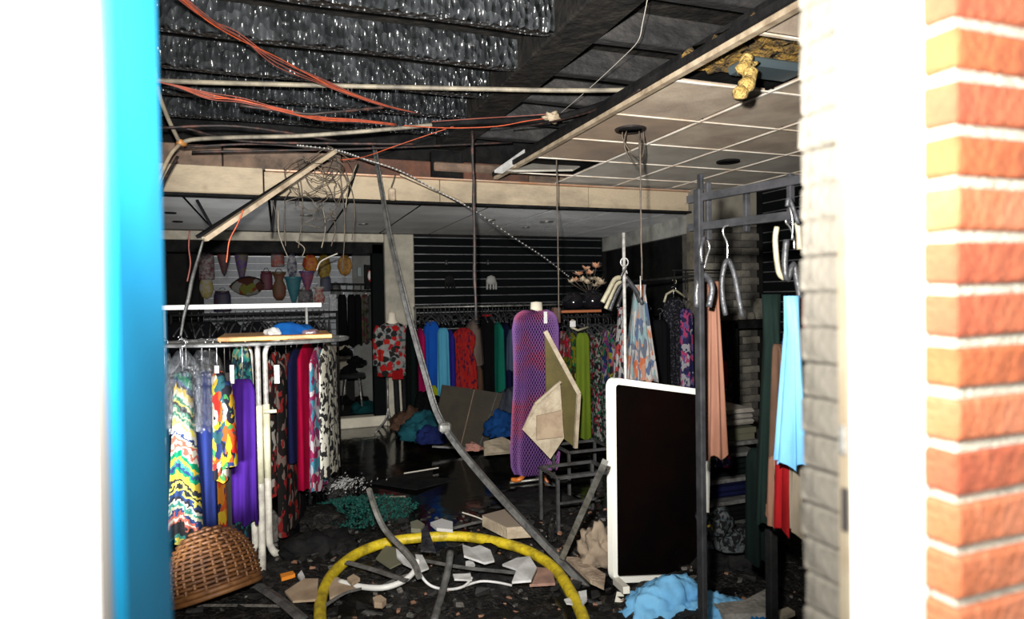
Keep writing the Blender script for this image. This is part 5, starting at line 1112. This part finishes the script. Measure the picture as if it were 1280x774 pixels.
for i, (x0, y0, x1, y1) in enumerate(((246, 250, 266, 286), (344, 250, 340, 288), (447, 205, 434, 246))):
    a_ = P(x0, y0, 5.2); b_ = P(x1, y1, 5.3); MB().bar(a_, b_, .02, .012).build('dark_strip', m_black, None, ['dark strip hanging below the beam at left', 'dark strip hanging below the beam behind wires', 'dark strip hanging in front of the beam right of wires'][i], 'metal strip')

# ================================================================== FLOOR
# lumpy burnt ground
from mathutils import noise
q = MB(); NX = 110; NY = 90
for i in range(NX+1):
    for j in range(NY+1):
        x = -1.4+6*i/NX; y = 1.2+3.6*j/NY
        e = max(0, min(1, (4.75-y)/.7))*max(0, min(1, (y-1.2)/.3))
        h = .035+.05*noise.noise(Vector((x*1.7, y*1.7, 1)))+.035*noise.noise(Vector((x*6, y*6, 2)))+.02*noise.noise(Vector((x*18, y*18, 5)))
        q.v.append(Vector((x, y, -.02+h*e*1.1)))
for i in range(NX):
    for j in range(NY): q.f.append((i*(NY+1)+j, (i+1)*(NY+1)+j, (i+1)*(NY+1)+j+1, i*(NY+1)+j+1)); q.sm.append(True)
q.build('burnt_debris', m_rubble, None, 'black burnt debris covering the front floor', 'debris', None, 'stuff')
def ground(x, y):
    e = max(0, min(1, (4.75-y)/.7))*max(0, min(1, (y-1.2)/.3))
    h = .035+.05*noise.noise(Vector((x*1.7, y*1.7, 1)))+.035*noise.noise(Vector((x*6, y*6, 2)))+.02*noise.noise(Vector((x*18, y*18, 5)))
    return max(0, -.02+h*e*1.1)
rd = random.Random(12)
def chips(name, label, m, n, box, s0, s1, flat=.4):
    q = MB()
    for _ in range(n):
        x = rd.uniform(*box[0]); y = rd.uniform(*box[1]); s_ = rd.uniform(s0, s1); z = ground(x, y)
        R_ = Matrix.Rotation(rd.uniform(0, 6), 3, 'Z') @ Matrix.Rotation(rd.uniform(-.5, .5), 3, 'X')
        q.box((x-s_, y-s_*rd.uniform(.4, 1), z-.005), (x+s_, y+s_*rd.uniform(.3, .9), z+s_*flat), R_, None, s_*.3)
    return q.build(name, m, None, label, 'debris', None, 'stuff')
chips('charcoal_chips', 'scattered charcoal chips on the front floor', M('charcoal', (.006, .006, .006), .7, col2=(.022, .021, .02), scale=12, spec=.25), 1500, ((-.9, 3.6), (1.9, 4.7)), .008, .035)
chips('ash_chips', 'small grey ash crumbs scattered over the front floor', m_ash, 420, ((-.9, 3.4), (2.3, 4.6)), .004, .018, .6)
chips('brown_crumbs', 'brown crumbs near the yellow hose', M('brown_crumb', (.2, .1, .06), .9), 160, ((0, 2.6), (2.6, 4.2)), .004, .016, .6)
# teal sequins
q = MB()
for _ in range(2600):
    r_ = math.sqrt(rd.random()); a = rd.uniform(0, 6.28); c = PZ(448, 640, .03); x = c.x+r_*math.cos(a)*.42+rd.uniform(-.03, .03); y = c.y+r_*math.sin(a)*.36
    s_ = rd.uniform(.005, .012); z = .03+.05*(1-r_)+rd.uniform(0, .02); n = Vector((rd.uniform(-1, 1), rd.uniform(-1, .2), rd.uniform(.3, 1))).normalized(); u_ = n.orthogonal().normalized()*s_; v_ = n.cross(u_)
    p = Vector((x, y, z)); q.add([p+u_, p+v_, p-u_, p-v_], [(0, 1, 2, 3)])
q.build('teal_glitter_shards', m_teal, None, 'teal glittering shards spread on the dark floor', 'debris', None, 'stuff')
q = MB()
for _ in range(500):
    c = PZ(422, 607, .02); x = c.x+rd.gauss(0, .13); y = c.y+rd.gauss(0, .1); s_ = rd.uniform(.006, .014); p = Vector((x, y, .02+rd.uniform(0, .03))); n = Vector((rd.uniform(-1, 1), rd.uniform(-1, .2), 1)).normalized(); u_ = n.orthogonal().normalized()*s_; v_ = n.cross(u_)
    q.add([p+u_, p+v_*.5, p-u_, p-v_*.5], [(0, 1, 2, 3)])
q.build('glass_shards', M('pale_shards', (.4, .4, .4), .2), None, 'pale glass shards below the black and white dress', 'debris', None, 'stuff')
# yellow hose
pts = [(402, 800, .05), (400, 765, .05), (404, 740, .05), (418, 715, .06), (447, 692, .07), (485, 678, .08), (530, 672, .09), (580, 671, .09), (628, 679, .09), (664, 691, .08), (693, 711, .07), (713, 740, .06), (728, 770, .05), (734, 800, .05)]
hp = smooth_path([PZ(*p)+Vector((0, 0, 0)) for p in pts], 6)
t = thing('fire_hose', 'yellow hose lying in an arc across the front floor', 'hose', (hp[40].x, hp[40].y, 0))
MB().tube(hp, .031, 14).build('hose', m_hose, t)
def FP(x, y, z=None):
    p = PZ(x, y, .05); g = ground(p.x, p.y) if z is None else z; return PZ(x, y, g+.0)
def scrap(name, label, pts, th, m, cat='debris', z=.06, group=None, tilt=0):
    ps = [PZ(x, y, z+tilt*i) for i, (x, y) in enumerate(pts)]
    return MB().prism(ps, (0, 0, th)).build(name, m, None, label, cat, group)
def bar_(name, label, pts, r, m, cat='metal strip', n=4, sm=4, group=None, flat=1):
    return MB().tube(smooth_path([PZ(x, y, z) for x, y, z in pts], sm), r, n, smooth=n > 5, flat=flat).build(name, m, None, label, cat, group)
# insulation block
ps = [PZ(603, 658, .1), PZ(634, 674, .1), PZ(665, 672, .1), PZ(632, 650, .1)]
t = thing('insulation_block', 'cream insulation block lying behind the yellow hose', 'block', (ps[0].x, ps[0].y, .1))
MB().prism([p for p in ps], (0, 0, .07)).build('block', m_insul, t)
MB().prism([p+Vector((0, 0, .0705)) for p in ps], (0, 0, .004)).build('sooty_face', M('sooty_insulation', (.2, .16, .12), .9), t)
scrap('torn_sheet', 'large torn white sheet inside the hose loop at right', [(628, 708), (646, 700), (662, 698), (671, 712), (664, 728), (640, 730), (646, 714)], .012, m_paper, z=.1, tilt=.004)
scrap('torn_sheet', 'torn white sheet in the middle of the hose loop', [(578, 683), (590, 687), (600, 684), (613, 690), (618, 703), (606, 706), (580, 697)], .012, m_paper, z=.12, tilt=.006)
scrap('torn_sheet', 'curved white plastic shard left in the hose loop', [(495, 688), (510, 690), (516, 712), (504, 706), (496, 698)], .012, m_paper, z=.12, tilt=-.004)
scrap('torn_sheet', 'white shard beside the curved plastic one', [(519, 695), (528, 696), (536, 712), (526, 716), (521, 706)], .01, m_paper, z=.11, tilt=.004)
scrap('torn_sheet', 'white lump touching the back of the hose', [(538, 657), (552, 652), (566, 656), (566, 666), (546, 664)], .02, M('grey_white_plastic', (.42, .42, .42), .5), z=.12)
scrap('torn_sheet', 'small white shard just right of the hose', [(723, 742), (733, 740), (734, 752), (728, 758)], .01, m_paper, z=.08)
scrap('torn_sheet', 'small white shard left of the hose at lower right', [(705, 751), (713, 749), (716, 757), (708, 756)], .008, m_paper, z=.06)
scrap('torn_sheet', 'flat white strip at the right of the dark tube', [(566, 720), (588, 719), (590, 727), (568, 726)], .01, m_paper, z=.09)
scrap('torn_sheet', 'small round white lid in the hose loop', [(582, 704), (590, 702), (594, 708), (588, 712), (582, 710)], .01, m_paper, z=.1)
scrap('board_scrap', 'reddish board scrap right inside the hose loop', [(668, 712), (690, 714), (694, 732), (662, 734), (666, 722)], .015, M('reddish_board', (.28, .16, .12), .9, col2=(.16, .09, .07), scale=9), z=.05)
scrap('board_scrap', 'olive grey glass plate behind the white shards', [(470, 700), (482, 684), (500, 688), (504, 704), (488, 712)], .01, M('olive_plate', (.12, .12, .08), .4), z=.07)
scrap('board_scrap', 'olive stone near the back of the hose', [(513, 658), (522, 655), (531, 661), (526, 667), (514, 666)], .03, M('olive_stone', (.13, .13, .09), .8), z=.06)
scrap('board_scrap', 'beige board scrap left outside the hose', [(356, 742), (380, 726), (398, 726), (396, 752), (366, 754)], .012, m_card, z=.06)
scrap('board_scrap', 'beige board triangle just inside the hose at left', [(410, 726), (422, 724), (445, 738), (412, 750)], .012, m_card, z=.05)
scrap('board_scrap', 'small beige block beside the grey strip', [(434, 727), (442, 722), (450, 727), (440, 733)], .02, m_card, z=.08)
scrap('board_scrap', 'beige crumb stone at lower left', [(466, 754), (476, 751), (483, 756), (478, 761), (468, 760)], .03, m_card, z=.04)
scrap('ceiling_scrap', 'long torn brown board between rail and framed board', [(707, 700), (722, 701), (757, 722), (755, 738), (738, 730)], .02, M('torn_board', (.32, .25, .18), .9, col2=(.15, .1, .07), scale=10, bump=.6), z=.08)
crump('crumpled_card', 'crumpled beige cardboard left of the framed board', PZ(747, 694, .12), .1, .08, .15, M('crumpled_card', (.2, .155, .11), .9, col2=(.11, .085, .06), scale=6), 71, 'cardboard', 4)
blob(PZ(690, 676, .08), .03, .03, .08, m_rubble, 'burnt_stump', 'small burnt stump leaning by the table frame leg', 'debris', 72, .4)
bar_('grey_rail', 'short aluminium profile leaning from rail to board', [(703, 697, .12), (728, 640, .45), (756, 578, .8)], .022, m_dullmetal, 'ceiling rail', 4, 2)
bar_('curved_profile', 'curved grey profile standing up out of the debris', [(461, 612, .5), (470, 640, .35), (482, 664, .25), (505, 688, .2), (518, 705, .16), (524, 722, .12)], .018, m_dullmetal, n=5)
bar_('curved_profile', 'bent white tube curling left inside the hose', [(424, 727, .06), (448, 733, .06), (478, 735, .07), (503, 727, .08), (518, 714, .1), (522, 700, .14)], .016, M('white_tube', (.5, .5, .48), .5), 'pipe', 8)
bar_('white_cable', 'thick white cable looping in front of the shards', [(520, 705, .12), (528, 722, .1), (540, 733, .07), (560, 737, .06), (580, 733, .07), (590, 722, .1)], .008, m_paper, 'cable', 6)
bar_('white_cable', 'white cable running right along the debris edge', [(580, 733, .07), (600, 727, .07), (620, 728, .07), (640, 732, .06)], .007, m_paper, 'cable', 6)
bar_('dark_tube', 'dark tube lying towards the camera inside the hose', [(563, 690, .2), (560, 712, .14), (553, 740, .08), (542, 778, .06)], .02, m_greyprof, 'pipe', 8)
bar_('grey_strip', 'flat grey strip lying left inside the hose', [(434, 703, .1), (470, 713, .1), (508, 726, .09)], .025, m_greyprof, flat=.4)
bar_('grey_strip', 'second flat strip crossing behind the white tube', [(470, 737, .06), (500, 722, .07), (530, 714, .09)], .018, m_greyprof, flat=.4)
bar_('grey_strip', 'long grey strip on the right half of the loop', [(530, 701, .1), (580, 710, .11), (640, 716, .12), (658, 719, .12)], .018, m_greyprof, flat=.6)
bar_('grey_strip', 'blackened strip behind the hose near the block', [(562, 662, .08), (590, 655, .08), (604, 652, .08)], .018, m_greyprof, flat=.6)
bar_('grey_strip', 'grey board strip lying left of the hose foot', [(322, 732, .06), (352, 752, .06), (378, 774, .06)], .03, m_greyprof, flat=.4)
bar_('grey_strip', 'grey strip leaning across the beige triangle', [(405, 758, .06), (430, 742, .06), (452, 736, .07)], .015, m_greyprof, flat=.4)
bar_('thin_batten', 'thin pale batten on the floor behind the hose', [(578, 641, .05), (594, 646, .05), (604, 650, .05)], .006, m_whitewire, 'batten')
bar_('thin_batten', 'thin batten in the puddle near the back', [(505, 592, .03), (530, 588, .03), (548, 585, .03)], .006, m_whitewire, 'batten')
bar_('thin_batten', 'pale batten on the floor beside the teal shards', [(455, 623, .04), (480, 622, .04), (507, 621, .04)], .008, m_pipe, 'batten')
bar_('grey_kerb', 'pale strip on the floor under the round rack foot', [(285, 682, .03), (330, 682, .03), (368, 681, .03)], .02, m_ash, 'strip', 4, 2, flat=.5)
bar_('grey_kerb', 'long dusty strip on the floor in front of the basket', [(218, 757, .04), (300, 757, .04), (360, 758, .04)], .015, m_ash, 'strip', 4, 2, flat=.5)
# black shards in loop
scrap('black_shard', 'black curved shard standing at the top of the hose', [(527, 665), (534, 657), (537, 668), (545, 692), (526, 690)], .01, m_hblack, z=.14)
scrap('orange_lighter', 'small orange plastic piece on the debris', [(350, 722), (366, 718), (369, 722), (352, 727)], .02, M('orange_plastic', (.6, .2, .02), .4), z=.06)
scrap('white_scrap', 'tiny white scrap right of the rack foot', [(367, 678), (374, 674), (376, 677), (369, 681)], .01, m_paper, z=.06)
scrap('white_scrap', 'tiny white scrap beside the orange piece', [(372, 722), (377, 716), (381, 724), (376, 728)], .015, m_paper, z=.06)
# ash mound and sparkle scrap near round rack
for i, (x, y, r_, h, m, lb) in enumerate(((345, 668, .12, .14, m_ash, 'grey ash lump behind the cream rack post'), (395, 655, .3, .1, m_rubble, 'wide black rubble mound beside the teal shards'), (300, 668, .14, .1, m_ash, 'grey ash lump under the purple dress'),
    (400, 690, .22, .14, m_black, 'black burnt lump left of the hose top'), (620, 720, .2, .06, m_black, 'black lump under the white sheets'), (590, 705, .22, .08, m_black, 'black lump in the middle of the hose loop'), (915, 700, .22, .1, m_black, 'black burnt cloth heap right of the framed board'),
    (925, 700, .3, .2, m_black, 'taller black heap under the right shelves'), (668, 628, .35, .06, m_black, 'low wet black lump under the slanting rail'), (384, 572, .1, .12, c_red, 'red cloth bunched at the bottom of the crimson dress'), (366, 560, .05, .2, M('tan_cardboard', (.3, .18, .08), .8), 'tan cardboard roll behind the navy dress'), (378, 583, .07, .1, cloth_m('blue_grey_cloth', (.12, .14, .2)), 'blue grey cloth bunched beside the red one'))):
    p = PZ(x, y, 0.02); crump('burnt_heap' if i < 9 else 'cloth_heap', lb, (p.x, p.y, .02), r_*.85, r_*.7, h*.85, m, 80+i, 'debris' if i < 9 else 'cloth', 4)
# concrete slab lower right
ps = [PZ(892, 762, .08), PZ(930, 758, .08), PZ(968, 738, .08), PZ(972, 752, .08), PZ(965, 774, .08), PZ(905, 776, .08)]
MB().prism(ps, (0, 0, .03)).build('broken_slab', m_concrete, None, 'broken grey concrete slab at the lower right', 'slab')
MB().prism([PZ(962, 772, .1), PZ(985, 764, .1), PZ(994, 770, .1), PZ(975, 778, .1)], (0, 0, .02)).build('pale_shard', m_pipe, None, 'pale shard next to the concrete slab', 'debris')
p = P(968, 640, 2.2); MB().bevbox((p.x-.02, 2.2, 0), (p.x+.02, 2.24, p.z), .004).build('black_post', m_black, None, 'charred black post standing under the coats', 'post')
# light blue cloth at the front
c = P(842, 765, 2.75)
crump('crumpled_cloth', 'crumpled light blue cloth heaped at the foot of the framed board', (c.x-.02, c.y, c.z-.06), .26, .2, .22, m_lightblue, 5, K=.42)
c = P(884, 772, 2.6); crump('crumpled_cloth', 'right end of light blue cloth sagging to the floor', (c.x+.03, c.y-.03, c.z-.03), .19, .15, .13, m_lightblue, 8, K=.42)
c = P(948, 776, 2.4); crump('crumpled_cloth', 'stronger blue cloth at the very bottom near the doorway', (c.x, c.y, c.z-.04), .13, .12, .06, cloth_m('mid_blue_cloth', (.02, .22, .6)), 9)
c = PZ(850, 800, 0.02); blob((1.8, 2.75, .0), .14, .12, .08, m_black, 'burnt_heap', 'black burnt heap carrying the light blue cloth', 'debris', 99, .2)

# wicker basket
c = PZ(268, 752, .0); c = Vector((c.x, 3.72, .0)); R_ = .215
t = thing('wicker_basket', 'brown wicker basket tipped over at the lower left', 'basket', (c.x, c.y, 0))
rot = Matrix.Rotation(math.radians(30), 3, 'Z') @ Matrix.Rotation(math.radians(158), 3, 'X')
cc = Vector((c.x-.01, c.y, .235))
def bp(a, z, r_): return cc+rot @ Vector((r_*math.cos(a), r_*math.sin(a), z))
def br(u_): return R_*min(1, (1-(1-u_)**2.6)**.5*.97+.05)      # radius along height
HB = .32; ns = 26
q = MB()
for k in range(ns):
    a = 2*math.pi*k/ns
    q.tube([bp(a, -HB/2+HB*u/9, br(u/9)*1.0) for u in range(10)], .009, 5, flat=.5)
q.build('stakes', m_wickerl, t)
q = MB(); nr = 15
for i in range(nr):
    u_ = (i+.5)/nr; pts = []
    for k in range(ns*2+1):
        a = 2*math.pi*k/(ns*2); off = .008*(1 if ((k//2)+i) % 2 else -1) if k % 2 == 0 else 0
        pts.append(bp(a, -HB/2+HB*u_, br(u_)+off))
    q.tube(pts, .0095, 5, caps=False, flat=1)
q.build('weave', m_wicker, t)
q = MB()
for dz in (-.012, .012): q.tube([bp(2*math.pi*k/40, HB/2+dz, br(1)) for k in range(41)], .014, 6, caps=False)
q.build('rim', m_wickerl, t)
q = MB()
for i in range(2): q.tube([bp(2*math.pi*k/30, -HB/2, br(0)*(i+1)/2) for k in range(31)], .012, 5, caps=False)
q.build('bottom', m_wicker, t)
q = MB(); q.tube(smooth_path([bp(-2.2, HB*.4, br(.9)+.03), bp(-1.6, HB*.1, br(.6)+.035), bp(-1.3, -HB*.3, br(.2)+.03)], 5), .016, 6); q.build('broken_handle', m_wickerl, t)
